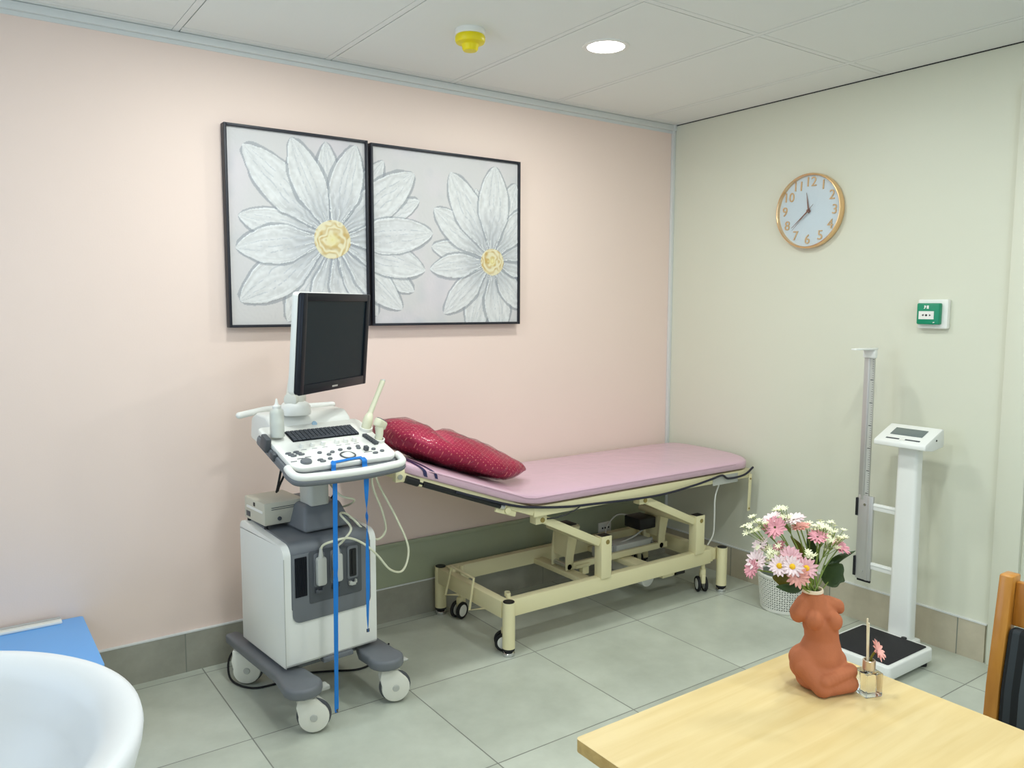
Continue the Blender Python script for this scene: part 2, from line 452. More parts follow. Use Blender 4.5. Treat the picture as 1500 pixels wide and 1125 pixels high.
    def build(s, name, mats, parent=None, local=False, label=None, angle=0.7, smooth=True):
        bm = s.bm
        bmesh.ops.recalc_face_normals(bm, faces=bm.faces)
        if smooth:
            for f in bm.faces: f.smooth = True
            for e in bm.edges:
                if len(e.link_faces) == 2 and e.calc_face_angle(0) > angle: e.smooth = False
        if parent is not None and not local and parent.name in ROOTM:
            bm.transform(ROOTM[parent.name].inverted())
        me = bpy.data.meshes.new(name); bm.to_mesh(me); bm.free()
        for m in (mats if isinstance(mats, (list, tuple)) else [mats]): me.materials.append(m)
        o = bpy.data.objects.new(name, me); COL.objects.link(o)
        if parent is not None:
            o.parent = parent
            if parent.name in ROOTM: ROOTM[o.name] = ROOTM[parent.name]
        if label: o['label'] = label
        return o

def thing(name, label, cat, loc=(0, 0, 0), rz=0.0, group=None, T=None):
    o = bpy.data.objects.new(name, None); COL.objects.link(o)
    o.empty_display_size = 0.05
    m = T if T is not None else Matrix.Translation(Vector(loc)) @ Matrix.Rotation(rz, 4, 'Z')
    o.matrix_world = m
    o.location, o.rotation_euler = m.to_translation(), m.to_euler()
    ROOTM[o.name] = m.copy()
    o['label'] = label; o['category'] = cat
    if group: o['group'] = group
    return o
def tag(o, label, cat, group=None):
    o['label'] = label; o['category'] = cat
    if group: o['group'] = group
    return o
def struct(o, label=None, cat='room'):
    o['kind'] = 'structure'
    if label: o['label'] = label; o['category'] = cat
    return o

def text_bm(mb, txt, size, T, depth=0.002, offset=0.0, mi=0, sx=1.0):
    cu_ = bpy.data.curves.new('t', 'FONT'); cu_.body = txt; cu_.size = size; cu_.extrude = depth; cu_.offset = offset
    cu_.align_x = 'CENTER'; cu_.align_y = 'CENTER'; cu_.resolution_u = 3
    ob = bpy.data.objects.new('t', cu_); COL.objects.link(ob)
    dg = bpy.context.evaluated_depsgraph_get(); dg.update()
    me = bpy.data.meshes.new_from_object(ob.evaluated_get(dg))
    t = bmesh.new(); t.from_mesh(me); t.transform(T @ Matrix.Diagonal((sx, 1, 1, 1)))
    bpy.data.objects.remove(ob, do_unlink=True); bpy.data.curves.remove(cu_); bpy.data.meshes.remove(me)
    return mb.merge(t, mi)

def rrect(x0, y0, x1, y1, r, n=5):
    rs = r if isinstance(r, (list, tuple)) else [r] * 4
    out = []
    for (cx, cy, a0, rr) in ((x1, y1, 0, rs[0]), (x0, y1, 90, rs[1]), (x0, y0, 180, rs[2]), (x1, y0, 270, rs[3])):
        sx = -1 if cx == x1 else 1; sy = -1 if cy == y1 else 1
        for k in range(n + 1):
            a = math.radians(a0 + 90 * k / n)
            out.append((cx + sx * rr + rr * math.cos(a), cy + sy * rr + rr * math.sin(a)))
    return out

# ================================================================== SETTING
TB = Matrix(((1, 0, 0, 0), (0, 0, -1, 0), (0, 1, 0, 0), (0, 0, 0, 1)))          # drawn on the back wall
TR = Matrix(((0, 0, -1, 0), (-1, 0, 0, 0), (0, 1, 0, 0), (0, 0, 0, 1)))         # drawn on the right wall

struct(MB().box((XL - .1, YF - .1, -.1), (.1, .1, 0)).build('floor', M['floor']), 'grey porcelain tile floor of the exam room', 'floor')
struct(MB().box((XL - .1, 0, 0), (.1, .1, H + .05)).build('wall_back', M['pink']), 'pink painted wall behind the bed and pictures', 'wall')
w = MB().box((0, -1.92, 0), (.1, .0, H + .05)).box((0, -2.86, 2.3), (.1, -1.92, H + .05)).box((0, YF, 0), (.1, -2.86, H + .05))
struct(w.build('wall_right', M['green']), 'pale green wall with the clock and call point', 'wall')
wl = MB().box((XL - .1, YF, 0), (XL, -1.75, H + .05)).box((XL - .1, -.45, 0), (XL, 0, H + .05)).box((XL - .1, -1.75, 0), (XL, -.45, 1.0)).box((XL - .1, -1.75, 2.2), (XL, -.45, H + .05))
struct(wl.build('wall_left', M['white_wall']), 'white wall behind the wash basin', 'wall')
w_ = thing('window_2', 'white framed opening added for daylight in the left wall beside the basin', 'window', (XL, -1.1, 1.0)); w_['kind'] = 'structure'  # unseen window, added to bring cool daylight in from the left
MB().box((XL - .08, -1.75, 1.0), (XL + .01, -1.71, 2.2), .003).box((XL - .08, -.49, 1.0), (XL + .01, -.45, 2.2), .003).box((XL - .08, -1.75, 1.0), (XL + .01, -.45, 1.04), .003).box((XL - .08, -1.75, 2.16), (XL + .01, -.45, 2.2), .003).box((XL - .08, -1.12, 1.0), (XL, -1.08, 2.2), .003).build('window_frame', M['white'], w_)
MB().box((XL - .05, -1.71, 1.04), (XL - .046, -.49, 2.16)).build('pane', M['clockglass'], w_)
wf = MB().box((XL - .1, YF - .1, 0), (.1, YF, .95)).box((XL - .1, YF - .1, 2.2), (.1, YF, H + .05)).box((XL - .1, YF - .1, .95), (-3.2, YF, 2.2)).box((-1.2, YF - .1, .95), (.1, YF, 2.2))
struct(wf.build('wall_front', M['white_wall']), 'white wall behind the camera', 'wall')
for i, (x0, x1, z0, z1) in enumerate(FILL_WINDOWS):  # added out of view to even out the room light
    w_ = thing('window_%d' % (i + 1), 'white framed opening added for daylight in the wall behind the camera', 'window', ((x0 + x1) / 2, YF, z0)); w_['kind'] = 'structure'
    xm = (x0 + x1) / 2
    MB().box((x0, YF - .08, z0), (x0 + .04, YF + .01, z1), .003).box((x1 - .04, YF - .08, z0), (x1, YF + .01, z1), .003).box((x0, YF - .08, z0), (x1, YF + .01, z0 + .04), .003).box((x0, YF - .08, z1 - .04), (x1, YF + .01, z1), .003).box((xm - .02, YF - .08, z0), (xm + .02, YF, z1), .003).build('window_frame', M['white'], w_)
    MB().box((x0 + .04, YF - .05, z0 + .04), (x1 - .04, YF - .046, z1 - .04)).build('pane', M['clockglass'], w_)

# suspended ceiling: boards, flush tees and the thin dark gaps between
c = MB().box((XL - .1, YF - .1, H + .03), (.1, .1, H + .05), mi=1)
xs = [-0.286 - .6 * k for k in range(7)]; ys = [-0.062 - 1.2 * k for k in range(4)]
TW = .012
def spans(lines, lo, hi):
    e = [hi]
    out = []
    for v in lines:
        out.append((v + TW, e[-1])); e.append(v - TW)
    out.append((lo, e[-1]))
    return [(a, b) for a, b in out if b - a > .01]
for x0, x1 in spans(xs, XL, 0):
    for y0, y1 in spans(ys, YF, 0):
        c.box((x0 + .0046, y0 + .0044, H), (x1 - .0018, y1 - .0014, H + .02))
for v in xs: c.box((v - TW, YF, H - .0005), (v + TW, 0, H + .02), mi=2)
for v in ys:
    for x0, x1 in spans(xs, XL, 0): c.box((x0 + .002, v - TW, H - .0005), (x1 - .002, v + TW, H + .02), mi=2)
struct(c.build('ceiling', [M['ceil'], M['gap'], M['tee']], smooth=False), 'white suspended ceiling of large boards', 'ceiling')

# skirting, sage panel behind the bed, trims, door
struct(MB().box((XL, -.012, 0), (-.0, 0, .160)).box((XL, -.014, .160), (0, 0, .1655), mi=1).build('baseboard_back', [M['skirt_b'], M['trim']]), 'grey tile skirting along the pink wall', 'skirting')
struct(MB().box((-.012, -1.81, 0), (0, -.012, .160)).box((-.014, -1.815, .160), (0, -.012, .1655), mi=1).build('baseboard_right', [M['skirt_r'], M['trim']]), 'grey tile skirting along the green wall', 'skirting')
struct(MB().box((-2.22, -.010, .1655), (-.02, 0, .352), .001).box((-2.22, -.016, .352), (-.02, 0, .371), .002, mi=1).build('trim_1', [M['sage'], M['sage']]), 'sage green wall panel strip under the bed', 'trim')
struct(MB().box((-.022, -.016, .1655), (0, 0, H - .02), .002).build('trim_2', M['trim']), 'grey corner strip between the pink and green walls', 'trim')
struct(MB().box((XL, -.02, H - .03), (-.02, 0, H - .002), .001).box((XL, -.003, H - .045), (-.02, 0, H - .03)).box((-.022, -.024, H - .03), (0, 0, H), .002).build('trim_3', M['trim']), 'grey edge angle where ceiling meets the pink wall', 'trim')
struct(MB().box((-.004, -4.6, H - .004), (0, -.02, H - .0005)).build('trim_4', M['gap']), 'dark strip standing in for the gap between ceiling and green wall', 'trim')  # strip coloured dark to look like an open gap at the wall
d = thing('door_1', 'grey door in a pale frame at the right edge', 'door', (0, -2.4, 0)); d['kind'] = 'structure'
MB().box((-.022, -1.922, 0), (.0, -1.822, 2.32), .003).box((-.022, -2.96, 0), (0, -2.86, 2.32), .003).box((-.022, -2.86, 2.3), (0, -1.922, 2.36), .003)\
    .box((0, -1.955, 0), (.1, -1.92, 2.3)).box((0, -2.86, 0), (.1, -2.825, 2.3)).build('door_frame', M['green'], d)
MB().box((.006, -2.818, .004), (.05, -1.962, 2.29), .003).build('door_leaf', M['door'], d)
MB().box((.0005, -1.965, .004), (.012, -1.952, 2.29)).build('door_seal', M['black'], d)
MB().cyl((-.03, -2.72, 1.0), (.01, -2.72, 1.0), .012).tube([(-.03, -2.72, 1.0), (-.032, -2.7, 1.0), (-.032, -2.6, 1.0)], .009).build('door_handle', M['chrome'], d)

# ================================================================== CEILING THINGS
for i, (lx, ly) in enumerate(LAMPS):
    where = ['above the foot of the bed', 'above the ultrasound machine', 'above the vase end of the table', 'in front of the ultrasound machine', 'above the chair at the table', 'above the near side of the table'][i]
    t = thing('ceiling_light', 'round white recessed ceiling light ' + where, 'ceiling light', (lx, ly, H), group='round ceiling lights')
    MB().lathe([(.074, -.004), (.084, -.006), (.092, -.003), (.093, 0), (.08, .001), (.074, 0), (.074, -.004)], (lx, ly, H), 40).build('trim_ring', M['white'], t)
    MB().lathe([(0, -.0025), (.074, -.0025), (.075, .004), (0, .004)], (lx, ly, H), 40).build('diffuser', M['lamp'], t)
    ld = bpy.data.lights.new('lamp_light', 'AREA'); ld.shape = 'DISK'; ld.size = .146; ld.energy = LAMP_W; ld.color = LAMP_COL
    lo = bpy.data.objects.new('lamp_light', ld); COL.objects.link(lo); lo.parent = t; lo.location = (0, 0, -.0055)

DX, DY = -1.795, -.668
t = thing('smoke_detector', 'white smoke detector wearing a yellow dust cap on the ceiling', 'smoke detector', (DX, DY, H))
MB().lathe([(0, 0), (.056, 0), (.056, -.016), (.05, -.022), (0, -.022)], (DX, DY, H), 32).build('base', M['white'], t)
MB().lathe([(.0, -.02), (.053, -.02), (.056, -.026), (.056, -.04), (.052, -.047), (.034, -.053), (.031, -.058), (.029, -.07), (.025, -.075), (0, -.077)], (DX, DY, H), 32).build('dust_cap', M['yellow'], t)

# ================================================================== WALL THINGS
def vnoise(rng, shape, cell):
    h, w_ = shape
    g = rng.random((int(h / cell) + 3, int(w_ / cell) + 3))
    y = np.arange(h) / cell; x = np.arange(w_) / cell
    yi = y.astype(int); xi = x.astype(int); fy = (y - yi)[:, None]; fx = (x - xi)[None]
    fy = fy * fy * (3 - 2 * fy); fx = fx * fx * (3 - 2 * fx)
    a = g[yi][:, xi]; b = g[yi][:, xi + 1]; c_ = g[yi + 1][:, xi]; d_ = g[yi + 1][:, xi + 1]
    return (a * (1 - fx) + b * fx) * (1 - fy) + (c_ * (1 - fx) + d_ * fx) * fy

def painting(name, x0, x1, z0, z1, daisies, parent, seed):
    """impasto daisies: coloured relief canvas"""
    st = .0026
    nx, nz = int((x1 - x0) / st), int((z1 - z0) / st)
    X, Z = np.meshgrid(np.linspace(x0, x1, nx), np.linspace(z0, z1, nz))
    rng = np.random.default_rng(seed)
    def L_(c_): return np.array(lin(c_))
    n1 = vnoise(rng, X.shape, 60); n2 = vnoise(rng, X.shape, 22); n3 = vnoise(rng, X.shape, 3)
    base = L_((206, 202, 200)).reshape(1, 1, 3)
    col = np.broadcast_to(base, X.shape + (3,)).copy()
    mauve = L_((214, 204, 208)); cool = L_((176, 182, 188))
    k = np.clip((n1 - .45) * 2.5, 0, 1)[..., None]; col = col * (1 - k * .6) + mauve * k * .6
    k = np.clip((n2 * .5 + n1 * .5 - .55) * 3, 0, 1)[..., None]; col = col * (1 - k * .35) + cool * k * .35
    hgt = n3 * .0004
    wx = (vnoise(rng, X.shape, 9) - .5) * .0035; wz = (vnoise(rng, X.shape, 9) - .5) * .0035
    for (cx, cz, rad, petals) in daisies:
        R = np.hypot(X - cx, Z - cz)
        k = np.clip(1 - (R - rad) / (rad * 2.6), 0, 1)[..., None] ** 1.5
        col = col * (1 - k * .8) + L_((140, 150, 160)) * k * .8
        for j, (tx, tz, wr) in enumerate(petals):
            dx, dz = tx - cx, tz - cz; Ln = math.hypot(dx, dz); dx /= Ln; dz /= Ln
            a = ((X + wx - cx) * dx + (Z + wz - cz) * dz) / Ln
            d_ = (-(X + wx - cx) * dz + (Z + wz - cz) * dx)
            tt = np.clip(a, 0, 1)
            wid = Ln * wr * np.sin(PI * np.clip(tt, 0, 1) ** 1.25) ** .72 * (.35 + .65 * np.clip(tt * 2.2, 0, 1)) + 1e-6
            q = d_ / wid
            ins = (np.abs(q) < 1) & (a > .05) & (a < 1)
            sh = (np.abs(q) < 1.0 + .012 / np.maximum(wid, .012) * (.4 + n2)) & (a > .05) & (a < 1.03) & ~ins
            col[sh] = col[sh] * .35 + L_((138, 142, 148)) * .65
            streak = .5 + .5 * np.sin(q * 11 + n2 * 9 + j * 1.7)
            fine = vnoise(np.random.default_rng(seed * 50 + j), X.shape, 4)
            pc = L_((213, 212, 210))[None, None] * (1 + (streak[..., None] - .5) * .12 + (fine[..., None] - .5) * .12)
            lil = np.clip((n1 - .5) * 2, 0, 1)[..., None]
            pc = pc * (1 - .12 * lil) + L_((194, 190, 202)) * .12 * lil
            cen = np.clip(1 - (R - rad * .8) / (Ln * .45), 0, 1)[..., None]
            pc = pc * (1 - cen * .62) + L_((142, 147, 154)) * cen * .62 * (1 + (streak[..., None] - .5) * .5)
            edge = (np.abs(q) > 1 - .0035 / np.maximum(wid, .004))[..., None] & (fine[..., None] > .35)
            pc = np.where(edge, L_((224, 225, 224)), pc)
            for qq, cc_, ww in ((.62, (222, 223, 222), .03), (.3, (168, 172, 178), .035), (-.35, (172, 176, 182), .03), (-.7, (222, 223, 222), .03), (.02, (176, 180, 185), .03)):
                mid = ((np.abs(q - qq - (n2 - .5) * .25) < ww) & (fine > .42))[..., None]
                pc = np.where(mid, pc * .45 + L_(cc_) * .55, pc)
            col[ins] = pc[ins]
            hgt[ins] = (.0006 + streak * .0004 + (np.abs(q) > .84) * .0012 + fine * .0004)[ins]
        # centre of thick yellow swirls
        dsk = R < rad * (1 + (n2 - .5) * .16)
        th = np.arctan2(Z - cz, X - cx)
        sw = np.clip(.5 + .8 * np.sin(R / rad * 17 + 9 * vnoise(rng, X.shape, 8) + 5 * n2), 0, 1) * (.25 + .75 * vnoise(rng, X.shape, 5))
        yc = L_((222, 212, 176))[None, None] * (1 - sw[..., None]) + L_((190, 158, 92))[None, None] * sw[..., None]
        core = np.clip(1 - R / (rad * .45), 0, 1)[..., None]
        yc = yc * (1 - core * .6) + L_((224, 212, 130)) * core * .6
        col[dsk] = yc[dsk]; hgt[dsk] = (.0022 + sw * .0016)[dsk]
        # radiating white threads
        ray = (np.abs(np.sin(th * 11 + n2 * 2.5)) < .12) & (R > rad * .98) & (R < rad * (1.25 + .4 * n1))
        col[ray] = L_((224, 224, 220)); hgt[ray] = .0022
    V = np.stack([X, -.030 - hgt, Z], -1).reshape(-1, 3)
    idx = np.arange(nx * nz).reshape(nz, nx)
    F = np.stack([idx[:-1, :-1], idx[:-1, 1:], idx[1:, 1:], idx[1:, :-1]], -1).reshape(-1, 4)
    # close the canvas round the back so it is a real panel
    nb = len(V)
    bk = np.array([[x0, -.012, z0], [x1, -.012, z0], [x1, -.012, z1], [x0, -.012, z1]])
    V = np.concatenate([V, bk])
    F = np.concatenate([F, [[nb + 3, nb + 2, nb + 1, nb]]])
    me = bpy.data.meshes.new(name)
    inv = np.array(ROOTM[parent.name].inverted())
    V = V @ inv[:3, :3].T + inv[:3, 3]
    me.vertices.add(len(V)); me.vertices.foreach_set('co', V.ravel())
    me.loops.add(F.size); me.loops.foreach_set('vertex_index', F.ravel().astype(np.int32))
    me.polygons.add(len(F)); me.polygons.foreach_set('loop_start', np.arange(0, F.size, 4, dtype=np.int32)); me.polygons.foreach_set('loop_total', np.full(len(F), 4, dtype=np.int32))
    me.update(calc_edges=True)
    at = me.color_attributes.new('Col', 'FLOAT_COLOR', 'POINT')
    cc = np.concatenate([col.reshape(-1, 3), np.tile(base.reshape(1, 3), (4, 1))])
    cc = np.clip(np.c_[cc, np.ones(len(cc))], 0, 1)
    at.data.foreach_set('color', cc.astype(np.float32).ravel())
    me.materials.append(M['paint'])
    o = bpy.data.objects.new(name, me); COL.objects.link(o); o.parent = parent
    return o
M['paint'] = attr_mat('impasto_paint', 0.5)

D1 = (-2.084, 1.743, .082, [(-2.287, 1.40, .17), (-2.117, 1.34, .2), (-1.964, 1.36, .2), (-1.88, 1.42, .15), (-1.695, 1.529, .13), (-1.757, 1.447, .15),
      (-2.106, 2.148, .13), (-1.842, 2.096, .13), (-1.664, 1.938, .12), (-2.477, 1.822, .16), (-2.453, 2.099, .16), (-1.69, 2.056, .16), (-1.971, 2.147, .17), (-2.256, 2.147, .16),
      (-1.638, 1.625, .17), (-1.594, 1.796, .16), (-2.48, 1.482, .18), (-2.489, 1.693, .19)])
D2 = (-1.269, 1.679, .066, [(-1.393, 1.33, .2), (-1.213, 1.32, .2), (-1.08, 1.45, .2), (-1.02, 1.636, .18), (-1.0, 1.80, .18), (-1.36, 2.016, .1), (-1.128, 2.06, .17), (-1.05, 1.95, .17),
      (-1.604, 1.738, .15), (-1.538, 1.43, .16), (-1.588, 1.911, .17), (-1.611, 1.634, .16), (-1.50, 2.079, .17), (-1.251, 2.132, .19)])
def picture(x0, x1, z0, z1, label, daisies, seed):
    t = thing('framed_picture', label, 'picture', ((x0 + x1) / 2, 0, z0), group='daisy pictures on the pink wall')
    f = MB(); wd, dp = .011, .042
    f.box((x0, -dp, z0), (x0 + wd, -.002, z1), .0012).box((x1 - wd, -dp, z0), (x1, -.002, z1), .0012).box((x0 + wd, -dp, z0), (x1 - wd, -.002, z0 + wd), .0012).box((x0 + wd, -dp, z1 - wd), (x1 - wd, -.002, z1), .0012)
    f.build('picture_frame', M['frame'], t)
    painting('canvas', x0 + wd, x1 - wd, z0 + wd, z1 - wd, daisies, t, seed)
picture(-2.526, -1.919, 1.377, 2.172, 'black framed painting of a big white daisy with yellow centre, left of the pair', [D1], 3)
picture(-1.906, -1.107, 1.377, 2.166, 'black framed painting of daisy petals and smaller daisy, right of the pair', [D1, D2], 5)

# clock
CY, CZ, CR = -.912, 1.925, .178
t = thing('wall_clock', 'round white wall clock with rose gold rim and numerals', 'clock', (0, CY, CZ))
TC = Matrix.Translation((0, CY, CZ)) @ TR @ Matrix.Rotation(math.radians(-2), 4, 'Z')
MB().lathe([(.16, .001), (CR - .004, .001), (CR, .010), (CR, .034), (CR - .003, .040), (CR - .006, .041), (CR - .009, .038), (CR - .010, .02), (.16, .018)], T=TC, seg=72).build('rim', M['gold'], t)
MB().lathe([(0, .004), (CR - .009, .004), (CR - .009, .02), (0, .02)], T=TC, seg=64).build('dial', M['dial'], t)
for h in range(1, 13):
    a = math.radians(90 - 30 * h)
    text_bm(MB(), str(h), .064, TC @ Matrix.Translation((.136 * math.cos(a), .136 * math.sin(a), .0215)), .0025, 0.0).build('numeral', M['gold'], t, smooth=False)
def hand(nm, ang, ln, tail, wd, z):
    a = math.radians(90 - ang)
    poly = [(-tail, -wd * .35), (0, -wd), (ln, -wd * .15), (ln, wd * .15), (0, wd), (-tail, wd * .35)]
    MB().prism(poly, z, z + .0015, TC @ Matrix.Rotation(a, 4, 'Z')).build(nm, M['copper'], t, smooth=False)
hand('hour_hand', 349, .088, .012, .0042, .027); hand('minute_hand', 228, .118, .014, .0036, .030); hand('second_hand', 222, .122, .04, .0012, .033)
MB().lathe([(0, .0355), (.007, .0355), (.007, .02), (0, .02)], T=TC, seg=20).build('hub', M['copper'], t)
MB().lathe([(0, .0365), (CR - .0095, .0365), (CR - .0095, .038), (0, .038)], T=TC, seg=64).build('glass', M['clockglass'], t)

# green break glass call point
t = thing('call_point', 'green emergency call point on a white square backplate', 'call point', (0, -1.53, 1.437))
TP = Matrix.Translation((0, -1.531, 1.4375)) @ TR
MB().prism(rrect(-.063, -.062, .063, .062, .006), 0.0005, .026, TP, .004).build('back_box', M['white'], t)
g = MB().prism(rrect(-.056, -.044, .041, .046, .006), .025, .05, TP, .005); g.build('cover', M['cp_green'], t)
pl = MB().prism(rrect(-.046, -.022, .018, .012, .001), .05, .0512, TP).build('label_plate', M['white'], t, smooth=False)
g = MB()
g.prism([(-.033, -.005), (-.024, -.0008 + .0), (-.024, .0005), (-.033, -.005)][:3], .0512, .0518, TP)
g.prism([(-.0325, -.005), (-.0265, -.0005), (-.0265, -.0095)], .0512, .0518, TP).prism([(-.027, -.0035), (-.0225, -.0035), (-.0225, -.0065), (-.027, -.0065)], .0512, .0518, TP)
g.prism([(.0048, -.005), (-.0012, -.0005), (-.0012, -.0095)][::-1], .0512, .0518, TP).prism([(-.0005, -.0035), (.0055, -.0035), (.0055, -.0065), (-.0005, -.0065)], .0512, .0518, TP)
g.prism([(-.0137 + .0045 * math.cos(k * PI / 8), -.005 + .0045 * math.sin(k * PI / 8)) for k in range(16)], .0512, .0518, TP)
g.build('arrow_marks', M['black'], pl, smooth=False)
MB().prism([(-.013, .022), (-.0045, .022), (-.0045, .036), (-.013, .036)], .05, .0507, TP).build('door_pictogram', M['white'], t, smooth=False)
MB().prism([(-.026, .0225), (-.021, .0225), (-.016, .031), (-.018, .036), (-.024, .036), (-.024, .031), (-.022, .029)], .05, .0507, TP).build('running_pictogram', M['white'], t, smooth=False)
MB().prism([(.015, -.038), (.022, -.036), (.022, -.033), (.015, -.034)], .05, .0507, TP).build('corner_mark', M['white'], t, smooth=False)

# wall sockets behind the bed
t = thing('wall_socket', 'white wall socket with black holes on the sage panel', 'socket', (-.5, -.01, .235))
MB().prism(rrect(-.545, .205, -.455, .268, .004), .0102, .02, TB, .002).build('faceplate', M['warmwhite'], t)
g = MB()
for px_ in (-.519, -.5, -.475): g.cyl((px_, -.0195, .236), (px_, -.0215, .236), .0055, 10)
g.build('socket_hole', M['black'], t)

# ================================================================== EXAMINATION BED
bed = thing('examination_bed', 'cream framed examination bed with pink vinyl mattress along the pink wall', 'examination bed', (-.9, -.34, 0))
SL = math.tan(math.radians(20))
XB = -1.5                                    # where the head section hinges
def ztop(x): return .684 + (max(0, XB - x) * SL)
def mattress_pt(u, v):
    """closed cross-section ring (v) swept along x (u)"""
    x = -2.10 + u * 2.058
    dist_foot = -.042 - x; dist_head = x + 2.10
    y0, y1 = -.662, -.028
    rf = .11
    ins = 0
    if dist_foot < rf: ins = rf - math.sqrt(max(0, rf * rf - (rf - dist_foot) ** 2))
    if dist_head < .06: ins = .06 - math.sqrt(max(0, .06 ** 2 - (.06 - dist_head) ** 2))
    ya, yb = y0 + ins, y1 - ins * .6
    th = .056
    edge = min(1, min(dist_foot, dist_head) / .022 + .0); e2 = math.sqrt(max(0.0, 1 - (1 - edge) ** 2))
    t2 = th * (.42 + .58 * e2)
    a = 2 * PI * v
    cy, cz = math.cos(a), math.sin(a)
    n = 7.0
    ry = (abs(cy) ** n + abs(cz) ** n) ** (-1 / n)
    bx = max(0.0, min(1.0, (XB + .12 - x) / .24))
    zc = .684 - th / 2
    sag = .5 * SL * .24 * bx * bx if bx < 1 else (XB - x) * SL
    yy = (ya + yb) / 2 + (yb - ya) / 2 * (abs(cy) ** .42) * (1 if cy > 0 else -1)
    zz = zc + t2 / 2 * (abs(cz) ** (.5 if cz > 0 else .28)) * (1 if cz > 0 else -1) + sag
    dome = .010 * max(0, 1 - ((yy - (ya + yb) / 2) / .33) ** 2) if cz > 0 else 0
    return Vector((x, yy, zz + dome))
us = [0, .003, .008, .015, .025, .04] + list(np.linspace(.06, .9, 50)) + [.915, .93, .945, .957, .968, .977, .984, .99, .994, .997, .999, 1.0]
m_ = MB(); t_ = bmesh.new(); NV = 48
rings = [[t_.verts.new(mattress_pt(u, k / NV)) for k in range(NV)] for u in us]
for a, b in zip(rings, rings[1:]):
    for k in range(NV): t_.faces.new((a[k], a[(k + 1) % NV], b[(k + 1) % NV], b[k]))
t_.faces.new(rings[0][::-1]); t_.faces.new(rings[-1]); m_.merge(t_)
mattress = m_.build('mattress', M['mattress'], bed, angle=1.0)
g = MB()                                      # seam piping along the side and navy printed bands at the head
g.tube([(x, -.6645, .668 + (max(0, XB - x) * SL)) for x in np.linspace(-1.98, -.2, 40)], .0022, 6)
g.build('seam_piping', M['mattress'], mattress)
def band(u0, u1, a0, a1, w):
    def fn(p, q):
        a = math.radians(a0 + (a1 - a0) * p ** 1.3)
        m = mattress_pt(u0 + (u1 - u0) * p ** .85 + (q - .5) * w * (1 - .55 * p), a / (2 * PI))
        return m + Vector((0, math.cos(a), abs(math.sin(a)) + .4)).normalized() * .0028
    return fn
MB().grid(band(.016, .074, 104, 182, .013), 26, 5).build('printed_band', M['navy'], mattress)
MB().grid(band(.010, .052, 118, 186, .016), 26, 5).build('printed_band', M['navy'], mattress)

F = MB()                                      # top frame: flat foot part and tilted head part
for y in (-.635, -.06):
    F.bar((-1.47, y, .604), (-.06, y, .604), .03, .045, .003)
    F.bar((-1.47, y, .606), (-2.085, y, .606 + .615 * SL), .03, .035, .003)
for x in (-1.45, -.8, -.42, -.075): F.bar((x, -.62, .6), (x, -.07, .6), .04, .035, .003)
F.bar((-2.07, -.62, .606 + .6 * SL), (-2.07, -.07, .606 + .6 * SL), .03, .03, .003)
F.build('top_frame', M['cream'], bed)
br = MB().box((-2.115, -.652, .812), (-2.075, -.622, .86), .004); b_ = br.build('head_bracket', M['cream'], bed)
MB().cyl((-2.098, -.657, .832), (-2.098, -.65, .832), .010, 14).build('bolt', M['chrome'], b_)
gs = MB().cyl((-2.0, -.648, .793), (-1.63, -.648, .652), .012, 14).cyl((-2.03, -.648, .805), (-2.0, -.648, .793), .005, 10)
gs.cyl((-2.075, -.648, .822), (-2.02, -.648, .80), .015, 12).build('gas_strut', M['black'], bed)
g = MB().bar((-1.66, -.64, .648), (-1.56, -.64, .612), .012, .03, .003); g.cyl((-1.607, -.655, .633), (-1.607, -.625, .633), .014, 14)
g.build('strut_lug', M['cream'], bed)
MB().cyl((-1.645, -.648, .657), (-1.625, -.648, .65), .0125, 12).build('strut_collar', M['chrome'], bed)

def boxpost(mb, x, y, z0, z1, w=.062, d=.05): return mb.box((x - w / 2, y - d / 2, z0), (x + w / 2, y + d / 2, z1), .003)
# two pairs of lift arms
for x_top, x_up in ((-1.41, -1.035), (-.80, -.405)):
    for y in (-.60,):
        hb = MB().box((x_top - .03, y - .022, .538), (x_top + .03, y + .022, .59), .003)
        hb = hb.build('hanger_bracket', M['cream'], bed)
        MB().cyl((x_top + .005, y - .026, .555), (x_top + .005, y - .02, .555), .011, 14).build('pivot_bolt', M['brass'], hb)
        a_ = MB().bar((x_top + .02, y, .553), (x_up - .03, y, .395), .03, .036, .004).build('lift_arm', M['cream'], bed)
        up = boxpost(MB(), x_up, y, .225, .422).build('upright_post', M['cream'], bed)
        MB().box((x_up - .027, y - .021, .4215), (x_up + .027, y + .021, .4235)).build('post_cap', M['black'], up)
        MB().cyl((x_up + .005, y - .0265, .395), (x_up + .005, y - .024, .395), .011, 16).build('pivot_bolt', M['brass'], up)
    MB().cyl((x_up - .02, -.58, .385), (x_up - .02, -.22, .385), .018, 14).build('torque_tube', M['cream'], bed)
    xl = x_up + .03
    for y in (-.355, -.245):                     # bowed lever plates
        pts = [(xl - .035, .40), (xl + .035, .40), (xl + .012, .32), (xl - .004, .25), (xl - .006, .19), (xl - .05, .19), (xl - .052, .25), (xl - .045, .32)]
        MB().prism([(px_, pz_) for px_, pz_ in pts], -y - .005, -y + .005, TB, .002).build('lever_plate', M['cream'], bed)
    MB().box((xl - .04, -.35, .25), (xl - .03, -.25, .395), .002).box((xl - .04, -.35, .395), (xl + .04, -.25, .402), .002).build('lever_web', M['cream'], bed)
    MB().box((xl - .03, -.34, .402), (xl + .03, -.26, .408), .002).build('lever_cap', M['black'], bed)
    MB().cyl((xl - .03, -.36, .205), (xl - .03, -.24, .205), .014, 12).build('lever_pin', M['chrome'], bed)
MB().bar((-1.03, -.35, .205), (-.36, -.35, .205), .02, .032, .003).build('link_bar', M['cream'], bed)
